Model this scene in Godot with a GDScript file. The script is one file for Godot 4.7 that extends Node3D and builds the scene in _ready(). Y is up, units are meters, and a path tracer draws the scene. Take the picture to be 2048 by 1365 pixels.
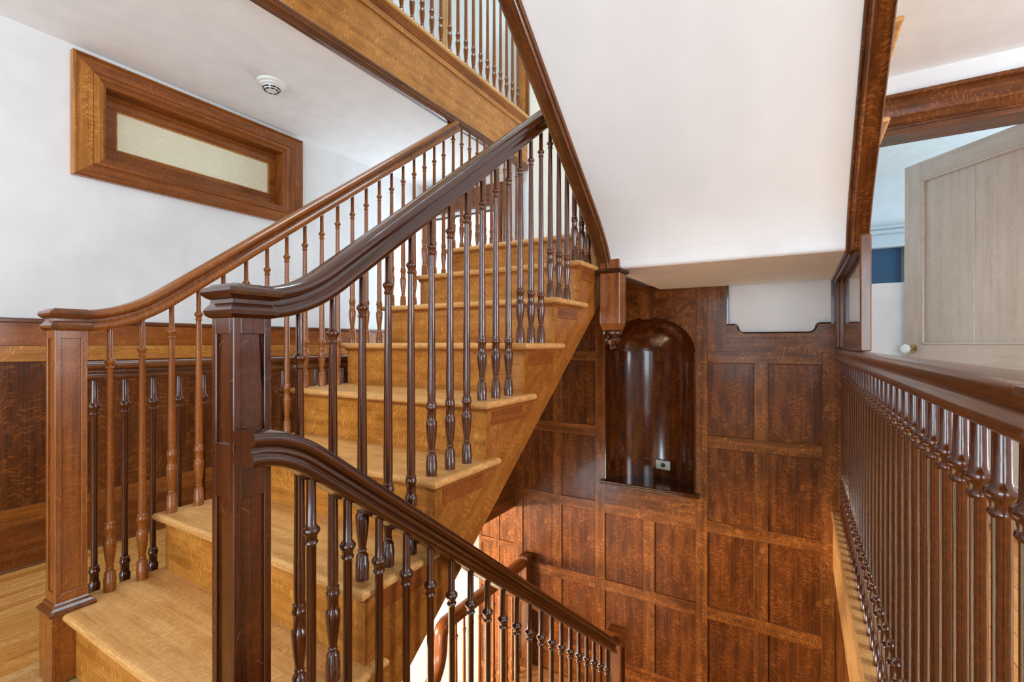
extends Node3D
# Coordinates: x = across the stairs, y = up, z = minus the climbing direction "d". P(x, y, d) makes a point.

const RISE := 0.19
const GO := 0.254
const D1 := 0.507          # nosing of the first step of the climbing flight
const XL := -1.815         # far baluster row of the climbing flight
const XR := -0.905         # near baluster row
const XD := -0.836         # row of the descending flight
const XG := 0.2            # row of the gallery balustrade
const WALL_D := 3.27       # panelled end wall
const WALL_X := -2.84      # long plaster wall
const CEIL := 2.31

var M := {}
var taken := {}
var bal_cache := {}
var rng := RandomNumberGenerator.new()

func P(x: float, y: float, d: float) -> Vector3:
	return Vector3(x, y, -d)

# ------------------------------------------------------------------ mesh builder
class MB:
	var v := PackedVector3Array()
	var n := PackedVector3Array()
	var t := PackedVector2Array()
	var ix := PackedInt32Array()
	var g := Vector3.UP
	var off := Vector2.ZERO

	func _init(grain := Vector3.UP, offset := Vector2.ZERO):
		g = grain.normalized()
		off = offset

	func uvof(p: Vector3, nn: Vector3) -> Vector2:
		var side := nn.cross(g)
		if side.length() < 0.3:
			var a := g.cross(Vector3(0.31, 0.77, 0.55)).normalized()
			return Vector2(p.dot(a), p.dot(g.cross(a))) + off
		side = side.normalized()
		return Vector2(p.dot(side), p.dot(g)) + off

	func tri(a: Vector3, b: Vector3, c: Vector3, na: Vector3, nb: Vector3, nc: Vector3, ua: Vector2, ub: Vector2, uc: Vector2) -> void:
		var k := v.size()
		v.append(a); v.append(b); v.append(c)
		n.append(na); n.append(nb); n.append(nc)
		t.append(ua); t.append(ub); t.append(uc)
		if (c - a).cross(b - a).dot(na + nb + nc) >= 0.0:
			ix.append(k); ix.append(k + 1); ix.append(k + 2)
		else:
			ix.append(k); ix.append(k + 2); ix.append(k + 1)

	func poly(pts: Array, nn: Vector3) -> void:
		for i in range(1, pts.size() - 1):
			tri(pts[0], pts[i], pts[i + 1], nn, nn, nn, uvof(pts[0], nn), uvof(pts[i], nn), uvof(pts[i + 1], nn))

	func box(a: Vector3, b: Vector3, ch := 0.0015) -> void:
		var lo := Vector3(minf(a.x, b.x), minf(a.y, b.y), minf(a.z, b.z))
		var hi := Vector3(maxf(a.x, b.x), maxf(a.y, b.y), maxf(a.z, b.z))
		var c := (lo + hi) * 0.5
		var h := (hi - lo) * 0.5
		ch = minf(ch, minf(h.x, minf(h.y, h.z)) * 0.45)
		var q := h - Vector3.ONE * ch
		for ax in 3:
			var a1 := (ax + 1) % 3
			var a2 := (ax + 2) % 3
			for s: float in [-1.0, 1.0]:
				var nn := Vector3.ZERO
				nn[ax] = s
				var pts := []
				for e in [[-1, -1], [1, -1], [1, 1], [-1, 1]]:
					var p := Vector3.ZERO
					p[ax] = h[ax] * s
					p[a1] = q[a1] * e[0]
					p[a2] = q[a2] * e[1]
					pts.append(c + p)
				poly(pts, nn)
			if ch <= 0.0:
				continue
			for s1: float in [-1.0, 1.0]:
				for s2: float in [-1.0, 1.0]:
					var nn := Vector3.ZERO
					nn[a1] = s1
					nn[a2] = s2
					nn = nn.normalized()
					var pts := []
					for e in [[-1.0, 0], [1.0, 0], [1.0, 1], [-1.0, 1]]:
						var p := Vector3.ZERO
						p[ax] = q[ax] * e[0]
						p[a1] = (h[a1] if e[1] == 0 else q[a1]) * s1
						p[a2] = (q[a2] if e[1] == 0 else h[a2]) * s2
						pts.append(c + p)
					poly(pts, nn)
		if ch > 0.0:
			for sx: float in [-1.0, 1.0]:
				for sy: float in [-1.0, 1.0]:
					for sz: float in [-1.0, 1.0]:
						var s := Vector3(sx, sy, sz)
						poly([c + Vector3(h.x, q.y, q.z) * s, c + Vector3(q.x, h.y, q.z) * s, c + Vector3(q.x, q.y, h.z) * s], s.normalized())

	# rows: one [a, b, normal a, normal b, length a, length b] for each segment of a profile
	static func rows(pr: PackedVector2Array, closed: bool, flip := 1.0, crease := 0.75) -> Array:
		var m := pr.size()
		var segs := m if closed else m - 1
		var sn := []
		for i in segs:
			var e: Vector2 = pr[(i + 1) % m] - pr[i]
			sn.append(Vector2(e.y, -e.x).normalized() * flip)
		var out := []
		var run := 0.0
		for i in segs:
			var a: Vector2 = sn[i]
			var b: Vector2 = sn[i]
			if closed or i > 0:
				var o: Vector2 = sn[(i - 1 + segs) % segs]
				if o.dot(a) > crease:
					a = (a + o).normalized()
			if closed or i < segs - 1:
				var o2: Vector2 = sn[(i + 1) % segs]
				if o2.dot(sn[i]) > crease:
					b = (b + o2).normalized()
			var ln: float = pr[i].distance_to(pr[(i + 1) % m])
			out.append([pr[i], pr[(i + 1) % m], a, b, run, run + ln])
			run += ln
		return out

	func lathe(pr: PackedVector2Array, segs: int, at := Vector3.ZERO) -> void:
		for r in rows(pr, false):
			var pa: Vector2 = r[0]
			var pb: Vector2 = r[1]
			var na: Vector2 = r[2]
			var nb: Vector2 = r[3]
			for k in segs:
				var c0 := TAU * k / segs
				var c1 := TAU * (k + 1) / segs
				var e0 := Vector3(cos(c0), 0, sin(c0))
				var e1 := Vector3(cos(c1), 0, sin(c1))
				var y := Vector3.UP
				var u0 := Vector2(c0 * 0.02, pa.y) + off
				var u1 := Vector2(c1 * 0.02, pa.y) + off
				var w0 := Vector2(c0 * 0.02, pb.y) + off
				var w1 := Vector2(c1 * 0.02, pb.y) + off
				var a0 := at + e0 * pa.x + y * pa.y
				var a1 := at + e1 * pa.x + y * pa.y
				var b0 := at + e0 * pb.x + y * pb.y
				var b1 := at + e1 * pb.x + y * pb.y
				if pa.x > 1e-5:
					tri(a0, a1, b1, e0 * na.x + y * na.y, e1 * na.x + y * na.y, e1 * nb.x + y * nb.y, u0, u1, w1)
				if pb.x > 1e-5:
					tri(a0, b1, b0, e0 * na.x + y * na.y, e1 * nb.x + y * nb.y, e0 * nb.x + y * nb.y, u0, w1, w0)

	# a square turned the same way: profile of (half width, y)
	func square(pr: Array, at: Vector3, top := true) -> void:
		for i in pr.size() - 1:
			var a: Vector2 = pr[i]
			var b: Vector2 = pr[i + 1]
			var e := b - a
			var nn := Vector2(e.y, -e.x).normalized()
			for k in 4:
				var f := Basis(Vector3.UP, k * PI / 2)
				poly([at + f * Vector3(-a.x, a.y, a.x), at + f * Vector3(a.x, a.y, a.x), at + f * Vector3(b.x, b.y, b.x), at + f * Vector3(-b.x, b.y, b.x)], f * Vector3(0, nn.y, nn.x))
		for e in [[pr[0], -1.0], [pr[pr.size() - 1], 1.0]]:
			if not top:
				continue
			var h: float = e[0].x
			var y: float = e[0].y
			poly([at + Vector3(-h, y, -h), at + Vector3(h, y, -h), at + Vector3(h, y, h), at + Vector3(-h, y, h)], Vector3(0, e[1], 0))

	# profile (x along side, y along up) run along a path that lies in a plane across side
	func sweep(path: Array, pr: PackedVector2Array, side: Vector3, closed := true, caps := true, flip := 1.0) -> void:
		var m := path.size()
		var tan := []
		for i in m - 1:
			tan.append((path[i + 1] - path[i]).normalized())
		var run := 0.0
		var rr := rows(pr, closed, flip)
		for i in m - 1:
			var up: Vector3 = side.cross(tan[i])
			var ends := []
			for j in 2:
				var o: Vector3 = tan[clampi(i - 1 + 2 * j, 0, m - 2)]
				if (i == 0 and j == 0) or (i == m - 2 and j == 1):
					o = tan[i]
				var bis: Vector3 = (o + tan[i]).normalized()
				var uu: Vector3 = side.cross(bis)
				var sc: float = 1.0 / maxf(0.3, bis.dot(tan[i]))
				var un: Vector3 = uu if o.dot(tan[i]) > 0.88 else up
				ends.append([path[i + j], uu * sc, un])
			var ln: float = path[i].distance_to(path[i + 1])
			for r in rr:
				var q := []
				for c in [[0, 0], [0, 1], [1, 1], [1, 0]]:
					var E: Array = ends[c[0]]
					var pp: Vector2 = r[c[1]]
					var np: Vector2 = r[2 + c[1]]
					q.append([E[0] + side * pp.x + E[1] * pp.y, (side * np.x + E[2] * np.y).normalized(), Vector2(r[4 + c[1]], run + ln * c[0]) + off])
				tri(q[0][0], q[1][0], q[2][0], q[0][1], q[1][1], q[2][1], q[0][2], q[1][2], q[2][2])
				tri(q[0][0], q[2][0], q[3][0], q[0][1], q[2][1], q[3][1], q[0][2], q[2][2], q[3][2])
			run += ln
		if caps and closed:
			var ids := Geometry2D.triangulate_polygon(pr)
			for e in [[0, -1.0], [m - 1, 1.0]]:
				var tg: Vector3 = tan[mini(e[0], m - 2)]
				var up: Vector3 = side.cross(tg)
				for k in range(0, ids.size(), 3):
					poly([path[e[0]] + side * pr[ids[k]].x + up * pr[ids[k]].y, path[e[0]] + side * pr[ids[k + 1]].x + up * pr[ids[k + 1]].y, path[e[0]] + side * pr[ids[k + 2]].x + up * pr[ids[k + 2]].y], tg * e[1])

	# flat outline with thickness: points (x, y) -> o + ax * x + ay * y, then along dz
	func extrude(pl: PackedVector2Array, o: Vector3, ax: Vector3, ay: Vector3, dz: Vector3) -> void:
		var ids := Geometry2D.triangulate_polygon(pl)
		var nz := dz.normalized()
		for k in range(0, ids.size(), 3):
			var q := []
			for j in 3:
				q.append(o + ax * pl[ids[k + j]].x + ay * pl[ids[k + j]].y)
			poly(q, -nz)
			poly([q[0] + dz, q[1] + dz, q[2] + dz], nz)
		var area := 0.0
		for i in pl.size():
			area += pl[i].cross(pl[(i + 1) % pl.size()])
		for i in pl.size():
			var a := pl[i]
			var b := pl[(i + 1) % pl.size()]
			var e := (b - a).normalized() * signf(area)
			var nn := (ax * e.y - ay * e.x).normalized()
			var pa := o + ax * a.x + ay * a.y
			var pb := o + ax * b.x + ay * b.y
			poly([pa, pb, pb + dz, pa + dz], nn)

	# stack of outlines of equal length, each an [y, points (x, d)] ; smooth sides are left flat
	func stack(levels: Array) -> void:
		for i in levels.size() - 1:
			var a: PackedVector2Array = levels[i][1]
			var b: PackedVector2Array = levels[i + 1][1]
			var m := a.size()
			for k in m:
				var p0 := Vector3(a[k].x, levels[i][0], -a[k].y)
				var p1 := Vector3(a[(k + 1) % m].x, levels[i][0], -a[(k + 1) % m].y)
				var p2 := Vector3(b[(k + 1) % m].x, levels[i + 1][0], -b[(k + 1) % m].y)
				var p3 := Vector3(b[k].x, levels[i + 1][0], -b[k].y)
				var ed := a[(k + 1) % m] - a[k]
				var out := Vector3(ed.y, 0, ed.x).normalized()     # outline runs clockwise in (x, d)
				var nn := (p2 - p0).cross(p3 - p1).normalized()
				if nn.dot(out) < 0.0:
					nn = -nn
				poly([p0, p1, p2, p3], nn)
		for e in [[0, -1.0], [levels.size() - 1, 1.0]]:
			var pl: PackedVector2Array = levels[e[0]][1]
			var ids := Geometry2D.triangulate_polygon(pl)
			for k in range(0, ids.size(), 3):
				var q := []
				for j in 3:
					q.append(Vector3(pl[ids[k + j]].x, levels[e[0]][0], -pl[ids[k + j]].y))
				poly(q, Vector3(0, e[1], 0))

	func mesh() -> ArrayMesh:
		var a := []
		a.resize(Mesh.ARRAY_MAX)
		a[Mesh.ARRAY_VERTEX] = v
		a[Mesh.ARRAY_NORMAL] = n
		a[Mesh.ARRAY_TEX_UV] = t
		a[Mesh.ARRAY_INDEX] = ix
		var m := ArrayMesh.new()
		m.add_surface_from_arrays(Mesh.PRIMITIVE_TRIANGLES, a)
		return m

# ------------------------------------------------------------------ scene helpers
func ro() -> Vector2:
	return Vector2(rng.randf(), rng.randf()) * 3.0

func mb(grain := Vector3.UP) -> MB:
	return MB.new(grain, ro())

func put(called: String, m, mat: Material, parent: Node = self, at := Vector3.ZERO) -> MeshInstance3D:
	var o := MeshInstance3D.new()
	o.name = numbered(called) if parent == self else called
	o.mesh = m.mesh() if m is MB else m
	o.material_override = mat
	o.position = at
	parent.add_child(o, true)
	return o

func numbered(called: String) -> String:
	var k: int = taken.get(called, 0)
	taken[called] = k + 1
	return called if k == 0 else "%s_%03d" % [called, k]

func tag(o: Node, label: String, category: String, group := "", kind := "") -> Node:
	o.set_meta("label", label)
	o.set_meta("category", category)
	if group: o.set_meta("group", group)
	if kind: o.set_meta("kind", kind)
	return o

func thing(called: String, label: String, category: String, kind := "", group := "") -> Node3D:
	var o := Node3D.new()
	o.name = numbered(called)
	add_child(o)
	tag(o, label, category, group, kind)
	return o

func bx(called: String, a: Vector3, b: Vector3, mat: Material, parent: Node, grain := Vector3.UP, ch := 0.0015) -> MeshInstance3D:
	var m := mb(grain)
	m.box(a, b, ch)
	return put(called, m, mat, parent)

# ------------------------------------------------------------------ textures and materials
func field(sd: int, w: int, h: int, fr: float, tw: int, th: int, warp := 0.0, type := FastNoiseLite.TYPE_SIMPLEX) -> PackedByteArray:
	var f := FastNoiseLite.new()
	f.seed = sd
	f.noise_type = type
	f.frequency = fr
	f.fractal_type = FastNoiseLite.FRACTAL_FBM
	f.fractal_octaves = 3
	if warp > 0.0:
		f.domain_warp_enabled = true
		f.domain_warp_amplitude = warp
		f.domain_warp_frequency = fr * 0.5
	var im := f.get_seamless_image(w, h)
	im.convert(Image.FORMAT_L8)
	im.resize(tw, th, Image.INTERPOLATE_CUBIC)
	return im.get_data()

# oak seen on the quarter: fibre, pores and wavy ray flecks; v runs along the grain
func oak(sd: int, dark: Color, base: Color, light: Color, fleck: float, wave: float, w := 512, h := 1024, scratches := 0, scratch := Color.WHITE) -> ImageTexture:
	var fib := field(sd, w, h / 64, 0.2, w, h)
	var band := field(sd + 1, w / 2, h / 64, 0.035, w, h)
	var pore := field(sd + 2, w, h / 20, 0.36, w, h)
	var ray := field(sd + 3, w / 10, h / 2, 0.17, w, h)
	var patch := field(sd + 4, w / 4, h / 8, 0.03, w, h)
	var bytes := PackedByteArray()
	bytes.resize(w * h * 3)
	var bend := field(sd + 5, w / 4, h / 16, 0.05, w, h)
	var k := 0
	for y in h:
		for x in w:
			var i := y * w + x
			var tn := 0.34 * (fib[i] - 128) / 128.0 + 0.34 * (band[i] - 128) / 128.0 + 0.16 * (patch[i] - 128) / 128.0
			tn -= 0.5 * clampf((pore[i] - 160) / 50.0, 0.0, 1.0)
			var r := clampf((ray[((y + h + int(wave * (46.0 * sin(TAU * x / w + sd) + 7.0 * sin(TAU * 3.0 * x / w) + 0.16 * (bend[i] - 128)))) % h) * w + x] - 146) / 34.0, 0.0, 1.0) * fleck * clampf((patch[i] - 60) / 100.0, 0.15, 1.0)
			var c := base.lerp(dark, clampf(-tn, 0.0, 1.0)) if tn < 0.0 else base.lerp(light, clampf(tn * 0.7, 0.0, 1.0))
			c = c.lerp(light, r)
			bytes[k] = int(c.r * 255.0); bytes[k + 1] = int(c.g * 255.0); bytes[k + 2] = int(c.b * 255.0)
			k += 3
	# scratches and rubbed spots in the finish
	var rs := RandomNumberGenerator.new()
	rs.seed = sd
	for q in scratches:
		var p := Vector2(rs.randf() * w, rs.randf() * h)
		var a := rs.randf() * TAU
		var ln := rs.randi_range(2, 5) if q % 4 else rs.randi_range(14, 46)
		for e in ln:
			p += Vector2(cos(a), sin(a))
			a += rs.randf_range(-0.12, 0.12)
			var i := (posmod(int(p.y), h) * w + posmod(int(p.x), w)) * 3
			bytes[i] = int(scratch.r * 255.0); bytes[i + 1] = int(scratch.g * 255.0); bytes[i + 2] = int(scratch.b * 255.0)
	return ImageTexture.create_from_image(Image.create_from_data(w, h, false, Image.FORMAT_RGB8, bytes))

func grey_tex(sd: int, lo: float, hi: float, fr: float, s := 256) -> ImageTexture:
	var d := field(sd, s, s, fr, s, s)
	var b := PackedByteArray()
	b.resize(s * s * 3)
	for i in s * s:
		var c := int(255.0 * lerpf(lo, hi, d[i] / 255.0))
		b[i * 3] = c; b[i * 3 + 1] = c; b[i * 3 + 2] = c
	return ImageTexture.create_from_image(Image.create_from_data(s, s, false, Image.FORMAT_RGB8, b))

func wood(name_: String, tex: Texture2D, rough: float, coat := 0.0, tint := Color.WHITE, across := 0.45, along := 1.1, spec := 0.36) -> void:
	var m := StandardMaterial3D.new()
	m.albedo_texture = tex
	m.albedo_color = tint
	m.roughness = rough
	m.metallic_specular = spec
	m.uv1_scale = Vector3(1.0 / across, 1.0 / along, 1)
	m.heightmap_enabled = true
	m.heightmap_texture = M.varnish
	m.heightmap_scale = 0.04
	if coat > 0.0:
		m.clearcoat_enabled = true
		m.clearcoat = coat
		m.clearcoat_roughness = 0.12
	M[name_] = m

func plain(name_: String, c: Color, rough := 0.6, metal := 0.0) -> StandardMaterial3D:
	var m := StandardMaterial3D.new()
	m.albedo_color = c
	m.roughness = rough
	m.metallic = metal
	M[name_] = m
	return m

func glow(name_: String, c: Color, e: float) -> void:
	var m := plain(name_, c, 0.6)
	m.emission_enabled = true
	m.emission = c
	m.emission_energy_multiplier = e

func make_materials() -> void:
	M.varnish = grey_tex(5, 0.3, 0.7, 0.11)
	var t_dark := oak(11, Color8(40, 18, 7), Color8(106, 58, 24), Color8(160, 98, 46), 0.22, 0.4)
	var t_dfleck := oak(21, Color8(50, 25, 9), Color8(118, 68, 27), Color8(196, 126, 60), 0.52, 0.9)
	var t_mid := oak(31, Color8(86, 44, 13), Color8(154, 90, 36), Color8(202, 134, 66), 0.3, 0.5)
	var t_mfleck := oak(41, Color8(116, 68, 20), Color8(182, 116, 46), Color8(226, 166, 86), 0.6, 1.0)
	var t_gold := oak(51, Color8(158, 106, 54), Color8(212, 160, 98), Color8(238, 198, 140), 0.5, 0.5)
	var t_glare_grey := oak(61, Color8(168, 152, 136), Color8(194, 178, 162), Color8(206, 192, 176), 0.4, 0.6)  # door oak with the grey haze of glare mixed into its colours
	var t_dworn := oak(11, Color8(40, 18, 7), Color8(106, 58, 24), Color8(160, 98, 46), 0.22, 0.4, 512, 1024, 90, Color8(176, 160, 148))
	var t_mworn := oak(31, Color8(86, 44, 13), Color8(154, 90, 36), Color8(202, 134, 66), 0.3, 0.5, 512, 1024, 80, Color8(226, 176, 96))
	var t_pale := oak(71, Color8(196, 178, 152), Color8(228, 214, 192), Color8(240, 230, 214), 0.2, 0.4)
	wood("dark", t_dark, 0.3, 0.5)
	wood("panel_dark", t_dfleck, 0.38, 0.1, Color8(218, 206, 196), 0.45, 1.1, 0.28)
	wood("pale_floor", t_pale, 0.35, 0.2)
	wood("dark_fleck", t_dfleck, 0.36, 0.1, Color.WHITE, 0.45, 1.1, 0.28)
	wood("black_rail", t_dark, 0.2, 0.7, Color8(156, 128, 112), 0.3, 1.1, 0.5)
	wood("red", t_dark, 0.2, 0.7, Color8(200, 172, 152), 0.3, 1.1, 0.5)
	wood("near_bal", t_dark, 0.2, 0.7, Color8(196, 168, 150), 0.3, 1.1, 0.5)
	wood("newel_worn", t_dworn, 0.24, 0.6, Color8(184, 160, 144))
	wood("newel_scratched", t_mworn, 0.34, 0.35, Color8(232, 224, 214))
	wood("screen", t_dfleck, 0.1, 1.0, Color.WHITE, 0.45, 1.1, 0.5)
	M.screen.heightmap_enabled = false
	M.screen.clearcoat_roughness = 0.04
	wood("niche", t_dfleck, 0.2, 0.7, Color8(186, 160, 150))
	wood("mid", t_mid, 0.27, 0.5, Color8(230, 220, 210))
	wood("mid_dull", t_mid, 0.45, 0.1)
	wood("mid_fleck", t_mfleck, 0.36, 0.3)
	wood("wains_panel", t_dfleck, 0.36, 0.15, Color8(214, 196, 178), 0.7, 1.6)
	wood("wains_top", t_mfleck, 0.36, 0.3, Color8(206, 176, 146))
	wood("wains_base", t_mid, 0.4, 0.2, Color8(196, 176, 150))
	wood("gold", t_gold, 0.4, 0.15)
	wood("tread", t_gold, 0.38, 0.2, Color8(255, 246, 234), 0.35, 0.9)
	wood("beam", t_mfleck, 0.34, 0.3, Color8(255, 250, 238), 0.5, 0.8)
	wood("string", t_mfleck, 0.36, 0.3, Color8(216, 200, 184), 0.5, 0.8)
	wood("bracket", t_mid, 0.36, 0.3, Color8(226, 206, 190))
	wood("floor_a", t_gold, 0.3, 0.3, Color8(250, 226, 186), 0.5, 1.6)
	wood("floor_b", t_gold, 0.3, 0.3, Color8(236, 204, 156), 0.5, 1.6)
	wood("floor_c", t_gold, 0.3, 0.3, Color8(255, 240, 208), 0.5, 1.6)
	wood("door_oak_hazed", t_glare_grey, 0.3, 0.4)
	var w := plain("plaster", Color8(238, 239, 240), 0.75)
	w.albedo_texture = grey_tex(7, 0.97, 1.0, 0.02)
	w.uv1_triplanar = true
	w.uv1_world_triplanar = true
	w.uv1_scale = Vector3.ONE * 0.7
	var c := plain("ceiling", Color8(246, 246, 246), 0.8)
	c.albedo_texture = w.albedo_texture
	c.uv1_triplanar = true
	c.uv1_world_triplanar = true
	plain("cream", Color8(238, 230, 214), 0.7)  # landing wall plaster, warm light tinted into the colour
	plain("paint", Color8(206, 214, 220), 0.35)
	plain("white_paint", Color8(232, 234, 232), 0.35)
	plain("plastic", Color8(240, 240, 238), 0.35)
	plain("black", Color8(10, 10, 10), 0.4)
	plain("shade_cloth", Color8(52, 82, 110), 0.8)
	plain("plate", Color8(196, 190, 172), 0.35)
	plain("brass", Color8(190, 170, 130), 0.25, 0.9)
	plain("foliage", Color8(92, 116, 84), 0.8)
	plain("lawn", Color8(150, 160, 110), 0.9)
	var gl := plain("glass", Color(0.95, 0.97, 0.96, 0.12), 0.02)
	gl.transparency = BaseMaterial3D.TRANSPARENCY_ALPHA
	var hz := plain("hazy_glass", Color(0.86, 0.89, 0.86, 0.22), 0.1)
	hz.transparency = BaseMaterial3D.TRANSPARENCY_ALPHA
	var kn := plain("crystal", Color(0.92, 0.94, 0.94), 0.03)
	kn.refraction_enabled = true
	kn.refraction_scale = 0.05
	# pressed glass of the transom: lattice relief
	var s := 256
	var b := PackedByteArray()
	b.resize(s * s)
	for y in s:
		for x in s:
			var a := absf(sin(TAU * 4.0 * (x + y) / s)) * absf(sin(TAU * 4.0 * (x - y) / s))
			b[y * s + x] = int(60.0 + 180.0 * a)
	var lat := ImageTexture.create_from_image(Image.create_from_data(s, s, false, Image.FORMAT_L8, b))
	glow("transom_glass", Color8(214, 208, 182), 0.2)
	M.transom_glass.roughness = 0.22
	M.transom_glass.heightmap_enabled = true
	M.transom_glass.heightmap_texture = lat
	M.transom_glass.heightmap_scale = 0.3
	M.transom_glass.uv1_scale = Vector3(7, 7, 1)
	glow("daylight", Color8(250, 252, 255), 1.6)

func area(called: String, at: Vector3, towards: Vector3, size: Vector2, c: Color, e: float) -> void:
	var l := AreaLight3D.new()
	l.name = called
	add_child(l)
	l.position = at
	var up := Vector3.UP if absf(towards.y) < 0.9 else Vector3(0, 0, -1)
	l.look_at_from_position(at, at + towards, up)
	l.area_size = size
	l.area_normalize_energy = true
	l.light_color = c
	l.light_energy = e
	l.shadow_enabled = true
	l.set("area_range", 14.0)

# ------------------------------------------------------------------ turned and moulded work
const RAIL := [[0.015, 0.0], [0.026, 0.0], [0.031, 0.004], [0.0335, 0.011], [0.032, 0.018], [0.025, 0.0235], [0.0225, 0.029], [0.023, 0.034], [0.028, 0.037], [0.033, 0.0385], [0.0365, 0.043], [0.0375, 0.049], [0.0355, 0.0555], [0.030, 0.0595], [0.0285, 0.058], [0.02, 0.061], [0.0, 0.063]]

func rail_profile(s := 1.0) -> PackedVector2Array:
	# origin at the middle of the top
	var p := PackedVector2Array()
	for e in RAIL:
		p.append(Vector2(e[0] * s, (e[1] - 0.063) * s))
	for i in range(RAIL.size() - 2, -1, -1):
		p.append(Vector2(-RAIL[i][0] * s, (RAIL[i][1] - 0.063) * s))
	return p

func rail(called: String, path: Array, mat: Material, parent: Node) -> MeshInstance3D:
	var m := mb()
	m.sweep(path, rail_profile(), Vector3.RIGHT)
	return put(called, m, mat, parent)

# rail line: level, an eased bend, then a straight slope
func eased(x: float, y0: float, d0: float, db: float, slope: float, d_end: float, ease_r := 0.1) -> Array:
	var pts := [P(x, y0, d0)]
	for k in 9:
		var u := k / 8.0
		var a := Vector2(db - ease_r, y0)
		var b := Vector2(db, y0)
		var c := Vector2(db + ease_r, y0 + ease_r * slope)
		var q := a.lerp(b, u).lerp(b.lerp(c, u), u)
		pts.append(P(x, q.y, q.x))
	pts.append(P(x, y0 + slope * (d_end - db), d_end))
	return pts

func cap_mesh(half := 0.05, low := 0.036) -> MB:
	var m := mb(Vector3.RIGHT)
	var k := half / 0.05
	m.square([Vector2(low, 0), Vector2(0.041 * k, 0.002), Vector2(0.0455 * k, 0.007), Vector2(0.0465 * k, 0.014), Vector2(0.044 * k, 0.019), Vector2(0.038 * k, 0.027), Vector2(0.0375 * k, 0.034), Vector2(0.043 * k, 0.037), Vector2(0.0485 * k, 0.042), Vector2(0.05 * k, 0.048), Vector2(0.048 * k, 0.055), Vector2(0.043 * k, 0.0575), Vector2(0.041 * k, 0.0575), Vector2(0.036 * k, 0.0625)], Vector3.ZERO)
	return m

# square shaft with sunk panels: spans are [from, to] heights of the panels
func newel(parent: Node, at: Vector3, half: float, y1: float, spans: Array, mat: Material, capmat: Material, plinth := 0.0, cap_half := 0.05) -> MeshInstance3D:
	var m := mb()
	var core := half - 0.006
	var lip := 0.014
	m.box(Vector3(-core, 0.001, -core), Vector3(core, y1 - 0.001, core), 0.0)
	var o := put("newel_post", m, mat, parent, at)
	var f := mb()
	for sx: float in [-1.0, 1.0]:
		for sz: float in [-1.0, 1.0]:
			f.box(Vector3(sx * half, 0, sz * half), Vector3(sx * (half - lip), y1, sz * (half - lip)), 0.0012)
	var ys := [0.0]
	for s in spans:
		ys.append(s[0]); ys.append(s[1])
	ys.append(y1)
	for i in range(0, ys.size(), 2):
		for k in 4:
			var b := Basis(Vector3.UP, k * PI / 2)
			var a0 := b * Vector3(-half + lip - 0.001, ys[i], half)
			var a1 := b * Vector3(half - lip + 0.001, ys[i + 1], half - 0.009)
			f.box(a0, a1, 0.001)
	put("frame", f, mat, o)
	if capmat:
		put("cap", cap_mesh(cap_half, half), capmat, o, Vector3(0, y1 - 0.001, 0))
	if plinth > 0.0:
		var p := mb()
		p.box(Vector3(-half - 0.011, 0, -half - 0.011), Vector3(half + 0.011, plinth, half + 0.011), 0.002)
		put("plinth", p, mat, o)
		var q := mb(Vector3.RIGHT)
		q.square([Vector2(half + 0.009, plinth), Vector2(half + 0.016, plinth + 0.001), Vector2(half + 0.0165, plinth + 0.007), Vector2(half + 0.012, plinth + 0.014), Vector2(half + 0.005, plinth + 0.019), Vector2(half + 0.004, plinth + 0.026), Vector2(half - 0.001, plinth + 0.03)], Vector3.ZERO)
		put("base_moulding", q, capmat if capmat else mat, o)
	return o

# turned baluster of a given height; knot: how far the upper ring sits under its top; stout: thicker shaft and ring
func baluster_mesh(h: float, knot := 0.105, stout := false) -> Mesh:
	var key := "%d_%d_%s" % [roundi(h * 500), roundi(knot * 500), stout]
	if bal_cache.has(key):
		return bal_cache[key]
	var yk := h - knot
	var f := 1.22 if stout else 1.0
	var p := PackedVector2Array()
	for e in [[0.0160, 0.0], [0.0160, 0.041], [0.0148, 0.043], [0.0143, 0.058], [0.0118, 0.062], [0.0088, 0.066], [0.0107, 0.069], [0.0110, 0.072], [0.0089, 0.075], [0.0100, 0.082], [0.0130, 0.105], [0.0154, 0.128], [0.0163, 0.145], [0.0159, 0.156], [0.0132, 0.159], [0.0126, 0.164], [0.0130, 0.188], [0.0152, 0.191], [0.0158, 0.195], [0.0152, 0.199], [0.0136, 0.202], [0.0140, 0.21], [0.0092 if stout else 0.0112, 0.213], [0.0095 if stout else 0.0120, 0.25],
		[0.0084 * (1.14 if stout else 1.0), yk - 0.018 * f], [0.0088 * f, yk - 0.016 * f], [0.0110 * f, yk - 0.013 * f], [0.0106 * f, yk - 0.010 * f], [0.0086 * f, yk - 0.008 * f], [0.0098 * f, yk - 0.001], [0.0120 * f, yk + 0.002], [0.0138 * f, yk + 0.005 * f], [0.0140 * f, yk + 0.009 * f], [0.0122 * f, yk + 0.012 * f], [0.0096 * f, yk + 0.014 * f], [0.0079 * f, yk + 0.018 * f], [0.0074 * f, h]]:
		p.append(Vector2(e[0], e[1]))
	var m := mb()
	m.lathe(p, 14)
	var r := m.mesh()
	bal_cache[key] = r
	return r

func baluster(parent: Node, at: Vector3, h: float, mat: Material, knot := 0.105, stout := false) -> void:
	put("baluster", baluster_mesh(h, knot, stout), mat, parent, at)

# ------------------------------------------------------------------ build
func _ready() -> void:
	rng.seed = 7
	set_camera_and_light()
	make_materials()
	build_shell()
	build_end_wall()
	build_left_wall()
	build_gallery_side()
	build_climbing_flight()
	build_descending_flight()
	build_upper_flight()
	build_third_floor()
	build_balustrades()
	build_lower_storey()
	build_small_things()

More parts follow.
